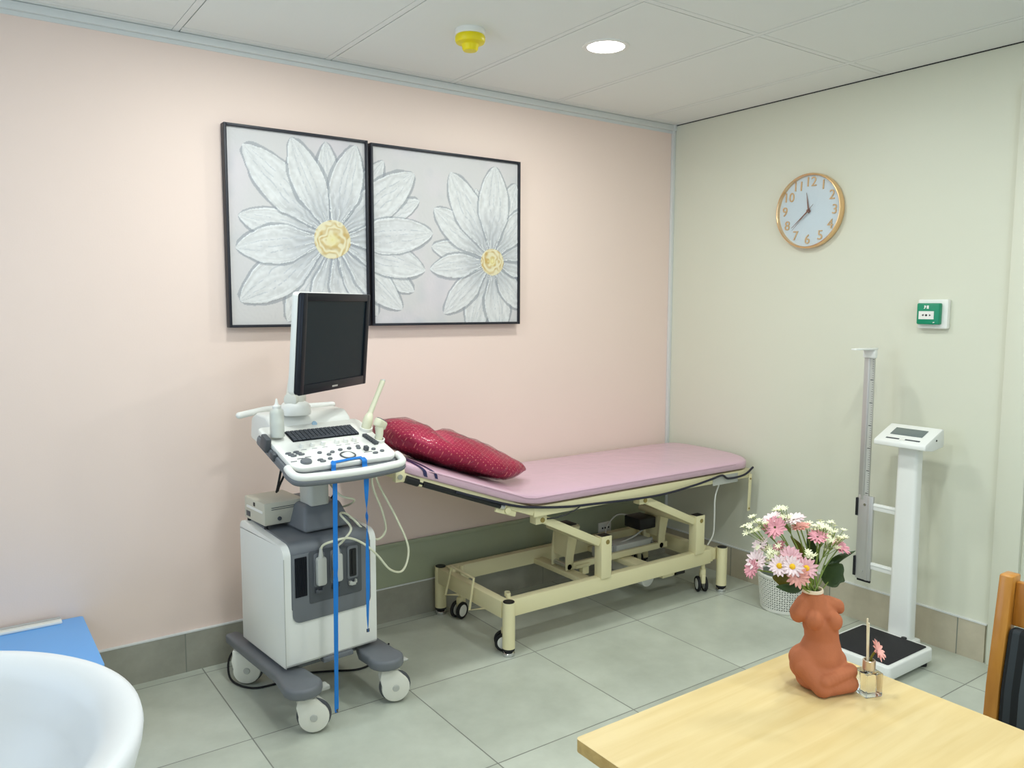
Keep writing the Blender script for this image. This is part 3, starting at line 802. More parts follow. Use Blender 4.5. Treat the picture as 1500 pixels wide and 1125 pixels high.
MB().box((-.95, -.36, .15), (-.91, -.33, .205), .003).box((-1.0, -.37, .19), (-.91, -.33, .207), .003).build('link_lug', M['cream'], bed)

B = MB()                                      # base frame
for y in (-.595, -.085): B.box((-1.56, y - .02, .158), (-.31, y + .02, .232), .003)
B.box((-1.605, -.60, .158), (-1.565, -.07, .232), .003).box((-.315, -.60, .158), (-.275, -.07, .232), .003)
B.box((-1.06, -.58, .16), (-1.0, -.1, .185), .003).box((-.70, -.58, .16), (-.62, -.1, .185), .003)
for x in (-.26, ): B.box((x - .02, -.60, .165), (x + .02, -.585, .225), .002).box((x - .02, -.095, .165), (x + .02, -.08, .225), .002)
B.build('base_frame', M['cream'], bed)
for x, y in ((-1.582, -.625), (-1.582, -.06), (-.238, -.625), (-.238, -.06)):
    lg = MB().cyl((x, y, .034), (x, y, .232), .027, 24).build('leg', M['cream'], bed)
    MB().cyl((x, y, .232), (x, y, .2345), .0245, 24).build('end_cap', M['black'], lg)
    MB().cyl((x, y, .024), (x, y, .034), .026, 24).build('foot_collar', M['rubber'], lg)
    MB().lathe([(0, 0), (.026, 0), (.0275, .004), (.026, .014), (.012, .026), (0, .026)], (x, y, 0), 24).build('glide', M['chrome'], lg)
# castors: fork, two tyres with pale hubs
def castor(x, y, ang, twin):
    cs = MB().cyl((x, y, .10), (x, y, .25), .011, 12).cyl((x, y, .085), (x, y, .125), .016, 14)
    R_ = Matrix.Translation((x, y, 0)) @ Matrix.Rotation(ang, 4, 'Z')
    cs.box((-.02, -.011, .05), (.03, .011, .10), .006, T=R_)
    cs = cs.build('castor', M['cream'], bed)
    for s in ((-1, 1) if twin else (1, -1)):
        ax = Matrix.Translation((x, y, 0)) @ Matrix.Rotation(ang, 4, 'Z') @ Matrix.Translation((.02, s * .018, .040)) @ Matrix.Rotation(-s * PI / 2, 4, 'X')
        w_ = MB().lathe([(.028, -.007), (.036, -.008), (.0395, -.004), (.0395, .004), (.036, .008), (.028, .007), (.028, -.007)], T=ax, seg=28).build('tyre', M['rubber'], cs)
        MB().lathe([(0, -.005), (.028, -.006), (.028, .006), (.02, .0085), (0, .0085)], T=ax, seg=24).build('wheel_hub', M['white'], w_)
castor(-1.55, -.575, math.radians(150), True); castor(-1.52, -.15, math.radians(200), True)
castor(-.335, -.585, math.radians(60), True); castor(-.335, -.12, math.radians(60), True)
MB().tube([(-1.60, -.27, .16), (-1.622, -.175, .135), (-1.622, -.228, .285), (-1.622, -.416, .282), (-1.622, -.38, .128), (-1.60, -.475, .162)], .006, 8).build('wire_loop', M['cream'], bed)
for x, y in ((-1.57, -.16), (-1.545, -.56)): MB().cyl((x, y, .232), (x, y, .25), .012, 14).build('knob', M['cream'], bed)
MB().cyl((-.60, -.22, .105), (-.60, -.46, .088), .042, 28, bev=.004).build('actuator', M['white'], bed)
g = MB().box((-.70, -.33, .185), (-.45, -.23, .245), .008).box((-.80, -.31, .19), (-.70, -.25, .24), .006).cyl((-.45, -.28, .215), (-.40, -.28, .22), .012)
g.build('motor_housing', M['lgrey'], bed)
MB().box((-.60, -.56, .118), (-.50, -.50, .158), .002).build('drop_block', M['cream'], bed)
MB().box((-.52, -.56, .116), (-.44, -.50, .157), .002).build('black_block', M['black'], bed)
MB().box((-.545, -.34, .30), (-.43, -.22, .36), .006).build('control_box', M['black'], bed)
db = MB().bar((-.065, -.653, .60), (-.072, -.653, .405), .022, .004, .0015, up=(0, 1, 0)).build('drop_strap', M['cream'], bed)
MB().cyl((-.0715, -.658, .418), (-.0715, -.65, .418), .005, 10).cyl((-.066, -.658, .575), (-.066, -.65, .575), .005, 10).build('hole_rivet', M['brass'], db)
MB().box((-.355, -.6525, .572), (-.165, -.6505, .618)).build('sticker', M['lgrey'], bed)
MB().tube([(-1.86, -.660, .745), (-1.6, -.660, .656), (-1.47, -.660, .628), (-1.3, -.662, .606), (-1.15, -.662, .597), (-.9, -.662, .584), (-.7, -.662, .582), (-.5, -.662, .597), (-.38, -.664, .612), (-.3, -.664, .622), (-.25, -.664, .600), (-.13, -.664, .604), (-.055, -.660, .635)], .0055, 8, spline=5).build('edge_cord', M['cord'], bed)
MB().tube([(-1.22, -.662, .603), (-1.26, -.655, .58), (-1.34, -.64, .56), (-1.40, -.6, .553)], .003, 6, spline=5).build('handset_lead', M['black'], bed)
MB().tube([(-.265, -.62, .575), (-.285, -.61, .50), (-.275, -.60, .40), (-.268, -.59, .30), (-.285, -.57, .238)], .004, 6, spline=6).build('white_cord', M['white'], bed)
MB().tube([(-.48, -.25, .345), (-.58, -.2, .36), (-.66, -.2, .28), (-.64, -.24, .22)], .004, 6, spline=6).tube([(-.46, -.3, .30), (-.56, -.3, .26), (-.66, -.28, .235)], .005, 6, spline=5).build('motor_cable', M['lgrey'], bed)

# pillow in a clear plastic cover
def pillow_fn(scale, wr):
    def fn(u, v):
        # u along x, v around
        s = u * 2 - 1
        x = -1.70 + s * .335
        wid = .222 * (max(0, 1 - abs(s) ** 6.0)) ** .5
        if s > 0: wid = .222 * (max(0, 1 - s ** 2.0)) ** .85
        tk = .088 * (max(0, 1 - abs(s) ** (4.5 if s < 0 else 2.2))) ** (.55 if s < 0 else .8)
        yc = -.375 - .07 * max(0, s) ** 2
        a = 2 * PI * v
        cy, cz = math.cos(a), math.sin(a)
        yy = yc + wid * cy * scale
        zz = tk * cz * scale * (1 if cz > 0 else .78)
        nz = .0022 * math.sin(x * 47 + yy * 31) + .003 * math.sin(x * 23 - yy * 40 + 1) + .0012 * math.sin(x * 90 + yy * 70)
        nz -= .022 * math.exp(-((x + 1.80 - .15 * (yy + .4)) / .035) ** 2) * max(0, cz)
        zz += (nz * wr) * (abs(cz) ** .5) * (1 if tk > .02 else tk / .02)
        base = max(ztop(x - .01), .692) + .008
        return Vector((x, yy, base + .068 * (1 - .45 * max(0, s) ** 5) + zz))
    return fn
t = thing('pillow', 'crimson dotted pillow in a clear plastic cover on the bed head', 'pillow', (-1.69, -.335, .76))
p_ = MB().grid(pillow_fn(1.0, 1.0), 60, 48).build('cushion', M['pillow'], t, angle=1.2)
MB().grid(pillow_fn(1.05, 1.7), 60, 48).build('plastic_cover', M['film'], t, angle=1.2)

# ================================================================== ULTRASOUND MACHINE (built in its own frame: u right, v back)
CART = Matrix.Translation((-2.347, -.48, 0)) @ Matrix.Rotation(math.radians(5.5), 4, 'Z')
us_ = thing('ultrasound_machine', 'white and grey wheeled ultrasound machine with keyboard console and black monitor', 'ultrasound machine', T=CART)
SIDE = Matrix(((0, 0, 1, 0), (1, 0, 0, 0), (0, 1, 0, 0), (0, 0, 0, 1)))         # polygon (v,z) extruded along u
FRONT = Matrix(((1, 0, 0, 0), (0, 0, -1, 0), (0, 1, 0, 0), (0, 0, 0, 1)))      # polygon (u,z), extruded towards the front (-v)
def C(mb, name, m, parent=us_, **k): return mb.build(name, m, parent, local=True, **k)
def arc(cx, cy, r, a0, a1, n=7): return [(cx + r * math.cos(math.radians(a0 + (a1 - a0) * k / n)), cy + r * math.sin(math.radians(a0 + (a1 - a0) * k / n))) for k in range(n + 1)]
prof = [(.245, .195)] + [(.245, .63)] + arc(.215, .628, .03, 0, 85) + arc(-.085, .592, .042, 95, 180) + [(-.127, .205), (-.12, .195)]
body = C(MB().prism(prof, -.203, .165, SIDE, .006), 'body', M['white'])
pp = [(.236, .640)] + [(.236, .651), (.21, .664)] + [(x, z + .005) for x, z in arc(-.085, .592, .044, 95, 180)] + [(-.133, .41), (-.128, .40), (-.105, .40), (-.105, .60), (-.08, .62)]
# grey front and top panel with rounded lower corners
fp = MB().prism(pp, -.176, .140, SIDE, .004)
C(fp, 'front_panel', M['grey'])
C(MB().prism(rrect(-.174, .352, .138, .60, [.004, .004, .03, .03]), .1285, .1345, FRONT, .0025), 'front_panel', M['grey'])
v_ = MB().prism(rrect(-.165, .446, -.120, .588, .002), .1346, .1362, FRONT)
for k in range(8): v_.box((-.163 + k * .0057, -.1385, .448), (-.1608 + k * .0057, -.1358, .586))
C(v_, 'vent_grille', M['bezel'])
pn = C(MB().prism(rrect(-.112, .412, .098, .602, .008), .1340, .1372, FRONT, .002), 'connector_panel', M['dgrey'])
for k, uu in enumerate((-.073, -.008, .060)):
    pt = C(MB().prism(rrect(uu - .022, .470, uu + .022, .592, .008), .1372, .1400, FRONT, .002), 'port', M['grey'], pn)
    if k == 2: C(MB().prism(rrect(uu - .014, .478, uu + .014, .582, .005), .1401, .1412, FRONT).box((uu - .004, -.144, .485), (uu + .004, -.141, .575)), 'port_slot', M['black'], pt)
    C(MB().box((uu - .018, -.148, .448), (uu - .006, -.137, .462), .002).box((uu - .012, -.150, .446), (uu + .008, -.139, .458), .003).box((uu + .006, -.147, .452), (uu + .014, -.137, .466), .002), 'latch', M['lgrey'] if k == 2 else M['dgrey'], pn)
C(MB().box((-.203, -.1285, .1955), (-.201, -.126, .59)), 'side_seam', M['lgrey'])
# column
hp = [(-.088, .655), (.105, .655), (.075, .74), (-.072, .74)]
h = MB(); t_ = bmesh.new()
lo_ = [(-.095, -.075), (.105, -.075), (.112, .21), (-.105, .21)]; hi_ = [(-.070, -.030), (.072, -.030), (.08, .18), (-.078, .18)]
a = [t_.verts.new((x, y, .65)) for x, y in lo_]; b = [t_.verts.new((x, y, .742)) for x, y in hi_]
t_.faces.new(a[::-1]); t_.faces.new(b)
for k in range(4): t_.faces.new((a[k], a[(k + 1) % 4], b[(k + 1) % 4], b[k]))
bmesh.ops.bevel(t_, geom=list(t_.edges), offset=.014, segments=3, affect='EDGES', profile=.5)
h.merge(t_); C(h, 'column_base', M['grey'])
C(MB().prism(rrect(-.054, -.035, .030, .055, .018), .735, .955), 'column', M['lgrey'])
# console: tilted deck
TH = math.atan(.35)
CON = Matrix.Translation((0, -.258, .930)) @ Matrix.Rotation(TH, 4, 'X')
tray = MB().prism(rrect(-.222, -.012, .198, .30, [.02, .02, .05, .05]), -.052, -.020, CON, .008)
tray.prism(rrect(-.16, .03, .14, .26, .02), -.085, -.05, CON, .012)
C(tray, 'console_tray', M['grey'])
con = C(MB().prism(rrect(-.214, 0, .190, .315, [.03, .02, .045, .04]), -.020, 0, CON, .006), 'console', M['white'])
# front handle
hpts = [(-.222, .035, -.018), (-.224, 0, -.018), (-.212, -.030, -.018), (-.16, -.042, -.018), (0, -.05, -.018), (.13, -.042, -.018), (.186, -.03, -.018), (.200, 0, -.018), (.199, .03, -.018)]
hw = [CON @ Vector(p) for p in hpts]
hd = C(MB().tube([p + Vector((0, 0, .004)) for p in hw], .0135, 12, spline=5), 'front_handle', M['white'])
C(MB().tube([p + Vector((0, .004, -.012)) for p in hw], .0145, 12, spline=5), 'handle_underside', M['grey'], hd)
C(MB().box((-.235, .185, -.035), (-.214, .235, .018), .006, T=CON).box((-.230, .13, -.04), (-.214, .16, -.012), .004, T=CON), 'side_holder', M['dgrey'])
# keyboard
kb = MB().prism(rrect(-.138, .180, .125, .254, .003), 0, .004, CON, mi=1)
for r_ in range(6):
    nkeys = 16
    for q in range(nkeys):
        if r_ == 0 and 4 <= q <= 9:
            if q == 4: kb.box((-.136 + q * .0163 + .0012, .1815 + r_ * .012, .004), (-.136 + 10 * .0163 - .0012, .1815 + r_ * .012 + .0095, .0085), .001, 1, CON)
            continue
        kb.box((-.136 + q * .0163 + .0012, .1815 + r_ * .012, .004), (-.136 + (q + 1) * .0163 - .0012, .1815 + r_ * .012 + .0095, .0085), .001, 1, CON)
C(kb, 'keyboard', [M['key'], M['bezel']], angle=.5)
def btn(u_, w_, r1, r2, h_=.005, m=M['grey'], nm='button'):
    C(MB().lathe([(0, h_), (1 - .12, h_), (1, h_ * .6), (1, 0), (0, 0)], T=CON @ Matrix.Translation((u_, w_, 0)) @ Matrix.Diagonal((r1, r2, 1, 1)), seg=20), nm, m, con)
for u_, w_ in ((-.190, .105), (-.160, .108), (-.185, .094), (-.155, .097), (-.180, .084), (-.149, .087)): btn(u_, w_, .011, .0045)
btn(-.157, .036, .020, .017, .009, nm='dial_knob')
for u_, w_ in ((-.084, .084), (-.038, .078), (-.058, .064), (-.068, .036), (-.003, .086), (.033, .088), (.068, .082), (.072, .095), (.118, .062), (.142, .042)): btn(u_, w_, .0085, .0065)
for u_, w_ in ((-.105, .036), (-.100, .025), (.110, .034)): btn(u_, w_, .011, .0055)
for u_ in (-.125, -.085, -.045, .01, .045, .08):
    C(MB().lathe([(0, .014), (.0075, .014), (.0085, .012), (.0095, 0), (0, 0)], T=CON @ Matrix.Translation((u_, .138, 0)), seg=18), 'rotary_knob', M['white'], con)
    C(MB().box((u_ - .010, .1195, 0), (u_ + .010, .1215, .0006), T=CON), 'dial_mark', M['dgrey'], con)
for u_, w_ in ((-.195, .048), (-.165, .062), (-.135, .066)): C(MB().box((u_ - .011, w_, 0), (u_ + .011, w_ + .003, .0012), T=CON), 'key_bar', M['dgrey'], con)
for k in range(8): C(MB().box((.128 + .0015 * k, .158 - .0095 * k, 0), (.146 + .0015 * k, .1655 - .0095 * k, .011), .0015, T=CON), 'slider', M['dgrey'], con)
C(MB().box((.080, .055, 0), (.095, .072, .016), .002, T=CON).box((.072, .048, 0), (.105, .050, .001), T=CON), 'toggle', M['dgrey'], con)
C(MB().lathe([(.030, .0015), (.024, .003), (.024, 0), (.030, 0), (.030, .0015)], T=CON @ Matrix.Translation((.006, .046, 0)) @ Matrix.Diagonal((1, .85, 1, 1)), seg=36), 'trackball_ring', M['dgrey'], con)
C(MB().lathe([(0, .010), (.012, .008), (.020, .003), (.022, 0), (0, 0)], T=CON @ Matrix.Translation((.006, .046, 0)) @ Matrix.Diagonal((1, .85, 1, 1)), seg=28), 'trackball', M['white'], con)
# raised hood behind the keyboard, swivel base, arm
hood = [(.015, 1.00), (.035, 1.045), (.07, 1.068), (.15, 1.072), (.20, 1.05), (.21, .97), (.12, .95), (.02, .97)]
hb = C(MB().prism(hood, -.168, .158, SIDE, .012, 3), 'console_hood', M['white'])
C(MB().lathe([(0, .0012), (.0095, .0012), (.0105, 0), (0, 0)], T=Matrix.Translation((.0, .0195, 1.030)) @ Matrix.Rotation(math.radians(66), 4, 'X'), seg=20), 'round_emblem', mat('emblem_blue_grey', (150, 182, 206), 0.4, noise=.1, nscale=200), hb)
C(MB().lathe([(0, 0), (.054, 0), (.056, .006), (.054, .03), (.046, .042), (.030, .05), (0, .05)], (-.062, .045, 1.068), 36), 'swivel_base', M['white'])
C(MB().tube([(-.062, .045, 1.10), (-.066, .04, 1.13), (-.06, .05, 1.17), (-.045, .055, 1.24)], [.036, .032, .028, .026], 16, spline=4, flat=.8).cyl((-.095, .02, 1.125), (-.03, .07, 1.125), .026, 20, bev=.004), 'monitor_arm', M['warmwhite'])
C(MB().tube([(-.215, .185, 1.062), (-.16, .195, 1.068), (-.09, .20, 1.074), (.06, .20, 1.072), (.172, .205, 1.070)], .0125, 12, spline=5).ell((-.216, .185, 1.062), (.0135, .0125, .0125)).ell((.173, .205, 1.070), (.0125, .0125, .0125)), 'rear_handle', M['white'])
# monitor (its own swivel and slight nod)
yaw, tilt = .643, .079
tx = Vector((math.cos(yaw), math.sin(yaw), 0)); nn = Vector((math.sin(yaw), -math.cos(yaw), 0))
upv = Vector((0, 0, 1)) * math.cos(tilt) + nn * math.sin(tilt); bk = tx.cross(upv)      # towards the viewer
MM = Matrix((tx, upv, bk)).transposed().to_4x4(); MM.translation = Vector((-2.301, -.571, 1.336))
ML = CART.inverted() @ MM
mw, mh = .231, .172
mon = C(MB().prism(rrect(-mw, -mh, mw, mh, .012), -.022, -.005, ML, .003).box((-mw + .0, -mh, -.008), (-mw + .026, mh, .002), .003, T=ML).box((mw - .026, -mh, -.008), (mw, mh, .002), .003, T=ML).box((-mw + .02, mh - .026, -.008), (mw - .02, mh, .002), .003, T=ML).box((-mw + .02, -mh, -.008), (mw - .02, -mh + .034, .002), .003, T=ML), 'monitor', M['bezel'])
C(MB().box((-mw + .026, -mh + .034, -.006), (mw - .026, mh - .026, -.004), T=ML), 'screen', M['screen'], mon)
C(MB().prism(rrect(-mw - .001, -mh - .001, mw + .001, mh + .001, .014), -.046, -.020, ML, .008).prism(rrect(-.12, -.12, .12, .10, .02), -.075, -.04, ML, .012), 'back_shell', M['white'], mon)
C(MB().box((-.022, -mh + .011, .0018), (.016, -mh + .017, .0026), T=ML), 'badge', M['alu'], mon)
# base frame with four castors
bf = MB()
def arm(poly): bf.prism(poly, .138, .178, None, .012, 3)
arm([(-.232, .36), (-.180, .36), (-.165, .25), (-.150, -.05), (-.125, -.12)] + arc(-.185, -.215, .068, 20, -200, 10) + [(-.232, -.10)])
arm([(.206, .36), (.154, .36), (.14, .25), (.120, -.04), (.088, -.12)] + arc(.148, -.215, .066, 155, 380, 12) + [(.212, -.05)])
bf.box((-.19, -.06, .150), (.17, .24, .198), .006).box((-.06, -.135, .178), (.06, -.10, .195), .003)
C(bf, 'base_frame', M['grey'])
def us_castor(u_, v_, ang):
    R_ = Matrix.Translation((u_, v_, 0)) @ Matrix.Rotation(ang, 4, 'Z')
    cz, rr, of = .0595, .0575, .026
    def prof2(r):  # fork cover outline in local (x,z): disc joined to the pivot above
        return arc(of, cz, r, -190, 55, 18) + [(of + .005, .128), (-.024, .132), (-.032, .10)]
    g = MB()
    for s in (-1, 1):
        ya, yb = (.009, .027) if s > 0 else (-.027, -.009)
        T_ = R_ @ Matrix(((1, 0, 0, 0), (0, 0, -1, 0), (0, 1, 0, 0), (0, 0, 0, 1)))
        g.prism(prof2(.052), -yb, -ya, T_, .004)
    g.box((-.028, -.024, .112), (.022, .024, .140), .006, T=R_)
    cs = C(g, 'castor', M['warmwhite'])
    ax = R_ @ Matrix.Translation((of, 0, cz)) @ Matrix.Rotation(-PI / 2, 4, 'X')
    C(MB().lathe([(0, -.0085), (.05, -.0085), (.0575, -.005), (.0595, 0), (.0575, .005), (.05, .0085), (0, .0085)], T=ax, seg=36), 'wheel', M['dgrey'], cs)
    for s in (-1, 1): C(MB().lathe([(0, -.003), (.011, -.003), (.013, 0), (.011, .003), (0, .003)], T=ax @ Matrix.Translation((0, 0, s * .0275)), seg=20), 'axle_cap', M['lgrey'], cs)
    return R_
us_castor(-.178, -.225, math.radians(-28)); r2_ = us_castor(.150, -.225, math.radians(-22))
us_castor(-.205, .27, math.radians(-35)); us_castor(.18, .28, math.radians(20))
C(MB().box((-.135, -.245, .135), (-.095, -.205, .150), .004).box((.195, -.25, .145), (.225, -.225, .153), .003), 'brake_pedal', M['lgrey'])
C(MB().box((-.06, -.11, .178), (.06, -.09, .196), .002), 'lower_plate', M['lgrey'])
# probe cups on the right edge of the deck
C(MB().lathe([(.019, .012), (.024, .012), (.024, -.03), (.019, -.03), (.019, .012)], T=CON @ Matrix.Translation((.170, .21, 0)), seg=24), 'probe_cup', M['white'], con)
C(MB().lathe([(.017, .010), (.022, .010), (.022, -.03), (.017, -.03), (.017, .010)], T=CON @ Matrix.Translation((.172, .118, 0)), seg=24), 'probe_cup', M['white'], con)

# probes: each hangs in its cup, its lead runs down and plugs into the body
def cw(p): return CART @ Vector(p)
t = thing('ultrasound_probe', 'ivory wand shaped ultrasound probe standing in the console cup', 'ultrasound probe', cw((.170, -.06, 1.0)))
b0, b1, b2, b3 = cw((.166, -.06, .985)), cw((.178, -.06, 1.03)), cw((.192, -.055, 1.06)), cw((.256, -.045, 1.178))
MB().tube([b0, b1, b1.lerp(b2, .6), b2], [.0185, .0195, .0165, .011], 16, spline=4).build('handle', M['probe'], t)
MB().tube([b2, b2.lerp(b3, .5), b3], [.0105, .0095, .0105], 14, spline=4).build('shaft', M['probe'], t)
MB().tube([b3, b3 + (b3 - b2).normalized() * .004], [.0105, .0085], 14).ell(b3 + (b3 - b2).normalized() * .002 , (.0092, .0092, .006)).build('tip', M['lgrey'], t)
ld = [cw((.166, -.06, .975)), cw((.17, -.07, .92)), cw((.20, -.09, .80)), cw((.265, -.11, .66)), cw((.315, -.12, .53)), cw((.285, -.13, .45)), cw((.215, -.15, .47)), cw((.15, -.16, .545)), cw((.09, -.165, .60)), cw((.03, -.165, .632)), cw((-.03, -.165, .632)), cw((-.065, -.155, .622)), cw((-.072, -.148, .60))]
MB().tube(ld, .0042, 8, spline=7).build('lead', M['probe'], t)
g = MB().prism(rrect(-.0915, .477, -.0545, .580, .010), .1405, .163, CART @ FRONT, .006).tube([cw((-.073, -.151, .578)), cw((-.072, -.150, .612))], [.010, .005], 12)
g.build('plug', M['lgrey'], t)
t = thing('ultrasound_probe', 'ivory hammer headed ultrasound probe with grey face in front console cup', 'ultrasound probe', cw((.172, -.145, .97)))
c0, c1, c2 = cw((.170, -.146, .965)), cw((.176, -.146, .995)), cw((.178, -.142, 1.022))
MB().tube([c0, c1, c2], [.015, .0165, .018], 16, spline=3, flat=.85).build('handle', M['probe'], t)
hd_ = CART @ Matrix.Translation((.183, -.146, 1.036)) @ Matrix.Rotation(math.radians(28), 4, 'Y') @ Matrix.Rotation(math.radians(25), 4, 'Z')
MB().prism(rrect(-.031, -.016, .031, .016, .014), -.020, .010, hd_, .007, 3).build('head', M['probe'], t)
MB().prism(rrect(-.026, -.0115, .027, .0115, .010), .009, .0125, hd_, .002).build('face', M['grey'], t)
ld = [cw((.170, -.146, .955)), cw((.165, -.13, .90)), cw((.17, -.10, .80)), cw((.225, -.08, .68)), cw((.245, -.07, .60)), cw((.20, -.08, .575)), cw((.14, -.10, .62)), cw((.09, -.06, .685)), cw((.045, -.08, .70)), cw((.055, -.14, .66)), cw((.02, -.155, .628)), cw((-.006, -.148, .605))]
MB().tube(ld, .0042, 8, spline=7).build('lead', M['probe'], t)
g = MB().prism(rrect(-.0265, .477, .0095, .580, .010), .1405, .163, CART @ FRONT, .006).tube([cw((-.008, -.151, .578)), cw((-.007, -.150, .612))], [.010, .005], 12)
g.build('plug', M['lgrey'], t)
tag(MB().tube([cw((.02, .03, .95)), cw((.04, .0, .90)), cw((.045, .01, .82)), cw((.06, -.05, .765)), cw((.115, -.06, .74)), cw((.13, .02, .70)), cw((.10, .10, .675))], .0042, 8, spline=6).build('coiled_cable', M['probe']), 'pale cable looping beside the machine column', 'cable')
tag(MB().tube([cw((-.10, .06, .93)), cw((-.108, .08, .86)), cw((-.112, .10, .80)), cw((-.11, .12, .77))], .0042, 8, spline=5).build('black_cable', M['rubber']), 'thin black cable hanging from the console tray onto the printer', 'cable')
tag(MB().tube([cw((-.065, .06, .93)), cw((-.085, .08, .86)), cw((-.10, .11, .80)), cw((-.098, .135, .77))], .0042, 8, spline=5).build('black_cable', M['rubber']), 'second black cable under the console tray, slanting beside the first', 'cable')
tag(MB().tube([cw((.036, .03, .84)), cw((.066, .01, .82)), cw((.068, .0, .77)), cw((.055, .01, .738))], .0035, 8, spline=5).build('black_cable', M['rubber']), 'short black cable loop at the right of the grey column', 'cable')

# thermal printer on the machine's left shoulder
t = thing('thermal_printer', 'small grey beige thermal printer on top of the machine body', 'printer', cw((-.12, .12, .67)))
PR = CART
MB().box((-.192, .045, .668), (-.036, .225, .752), .006, T=PR).build('case', M['beige'], t)
MB().box((-.194, .060, .712), (-.190, .20, .722), .0015, T=PR).build('paper_slot', M['white'], t)
MB().box((-.1935, .125, .728), (-.191, .14, .742), .001, T=PR).build('switch', M['black'], t)
MB().box((-.1935, .17, .680), (-.191, .205, .700), .001, T=PR).build('indicator_window', M['dgrey'], t)
MB().cyl((PR @ Vector((-.135, .046, .690))), (PR @ Vector((-.135, .040, .690))), .0075, 18).build('side_knob', M['dgrey'], t)
for z in (.731, .724): MB().box((-.165, .0435, z), (-.05, .046, z + .002), T=PR).build('vent_slot', M['dgrey'], t)
for u_, v_ in ((-.18, .06), (-.05, .06), (-.18, .21), (-.05, .21)): MB().cyl(PR @ Vector((u_, v_, .655)), PR @ Vector((u_, v_, .669)), .007, 12).build('foot', M['rubber'], t)

# squeeze bottle on the console's left corner
t = thing('gel_bottle', 'translucent squeeze bottle of clear gel at left of the keyboard', 'bottle', cw((-.178, -.06, .995)))
BT = CART @ Matrix.Translation((-.180, -.055, 1.0075))
MB().lathe([(0, .0), (.021, 0), (.0245, .004), (.0245, .085), (.022, .095), (.014, .102), (.010, .104), (.010, .11), (0, .11)], T=BT, seg=28).build('bottle_body', M['bottle'], t)
MB().lathe([(0, .002), (.0225, .003), (.0228, .045), (0, .045)], T=BT, seg=24).build('gel', mat('clear_gel', (240, 240, 234), .3, trans=.25, noise=.01), t)
MB().lathe([(.0145, .096), (.0150, .110), (.010, .113), (.006, .118), (.0028, .135), (.002, .136), (0, .136)], T=BT, seg=20).build('nozzle_cap', M['white'], t)

# blue tape measure draped over the front handle
P = []; Wd = []
for i, (z, tw) in enumerate(((.077, 1.2), (.09, .15), (.2, .2), (.33, .1), (.44, .0), (.52, -.25), (.56, -1.15), (.6, -.35), (.7, 0), (.8, .0), (.87, .0), (.90, 0))):
    P.append(cw((-.078 - .013 * (.95 - z), -.276, z - .016 * (1 - z)))); Wd.append(CART.to_3x3() @ Vector((math.cos(tw), math.sin(tw), 0)))
def C3(p): return CART @ (CON @ Vector(p))
for p in ((-.078, -.014, -.015), (-.077, -.008, .001), (-.075, -.001, .0035), (-.071, .006, .0035), (-.064, .012, .0035)):
    P.append(C3(p)); Wd.append(CART.to_3x3() @ Vector((1, 0, 0)))
t = thing('measuring_tape', 'blue measuring tape hanging over the console front handle', 'tape measure', cw((-.1, -.325, .077)))
def smooth_rib(P, Wd, n=5):
    PP = catmull(P, n); WW = catmull(Wd, n); return PP, WW
MB().ribbon(*smooth_rib(P, Wd), .017).build('left_tail', M['blue'], t)
P2 = [C3(p) for p in ((-.069, .006, .0032), (-.02, .011, .0036), (.020, .014, .0036), (.044, .014, .0036))]
MB().ribbon(*smooth_rib(P2, [CART.to_3x3() @ Vector((-.2, 1, .3))] * 4), .014).build('deck_run', M['blue'], t)
P3 = [C3(p) for p in ((.042, .012, .0036), (.042, .002, .004), (.042, -.008, .001), (.042, -.014, -.015))]; W3 = [CART.to_3x3() @ Vector((1, 0, 0))] * 4
for z, tw in ((.895, 0), (.85, .1), (.80, .5), (.755, 1.1), (.735, 1.5), (.70, 1.0), (.62, .5), (.5, .35), (.40, .6), (.345, .9), (.325, 1.2)):
    P3.append(cw((.042 - .002 * (z < .5), -.276, z - .012 * (1 - z)))); W3.append(CART.to_3x3() @ Vector((math.cos(tw), math.sin(tw), 0)))
MB().ribbon(*smooth_rib(P3, W3), .020).build('right_tail', M['blue'], t)
for p in ((-.0895, -.276, .064), (.040, -.276, .319)):
    MB().box(Vector(p) - Vector((.006, .0016, .005)), Vector(p) + Vector((.006, .0016, .007)), .001, T=CART).build('end_tab', M['dgrey'], t)
tag(MB().tube([cw((-.19, .30, .15)), cw((-.225, .34, .08)), cw((-.235, .30, .012)), cw((-.20, .20, .0045)), cw((-.12, .17, .0045)), cw((0, .18, .0045)), cw((.10, .13, .0045)), cw((.20, .07, .0045)), cw((.30, .1, .0045)), cw((.42, .2, .0045))], .0042, 8, spline=7).build('power_cable', M['rubber']), 'black power cable lying on the floor under the machine', 'cable')

# ================================================================== WEIGHING SCALE
ws = thing('weighing_scale', 'white column weighing scale with black mat and height rod by the green wall', 'weighing scale', (-.37, -1.55, 0))
MB().prism(rrect(-.545, -1.705, -.21, -1.392, .02), .022, .078, None, .007, 3).build('platform', M['scalew'], ws)
MB().prism(rrect(-.525, -1.687, -.232, -1.408, .008), .0785, .0815, None, .001).build('rubber_mat', M['matb'], ws)
for x, y in ((-.515, -1.675), (-.24, -1.675), (-.515, -1.42), (-.24, -1.42)):
    MB().cyl((x, y, 0), (x, y, .012), .018, 18).cyl((x, y, .012), (x, y, .03), .008, 10).build('foot', M['rubber'], ws)
MB().box((-.235, -1.61, .03), (-.128, -1.48, .062), .008).build('column_bracket', M['scalew'], ws)
MB().lathe([(0, .006), (.010, .004), (.012, 0), (0, 0)], (-.222, -1.585, .0785), 18).build('level_bubble', M['black'], ws)
t_ = bmesh.new()
pts0 = rrect(-.202, -1.594, -.142, -1.497, .014, 4); pts1 = rrect(-.200, -1.588, -.144, -1.503, .014, 4)
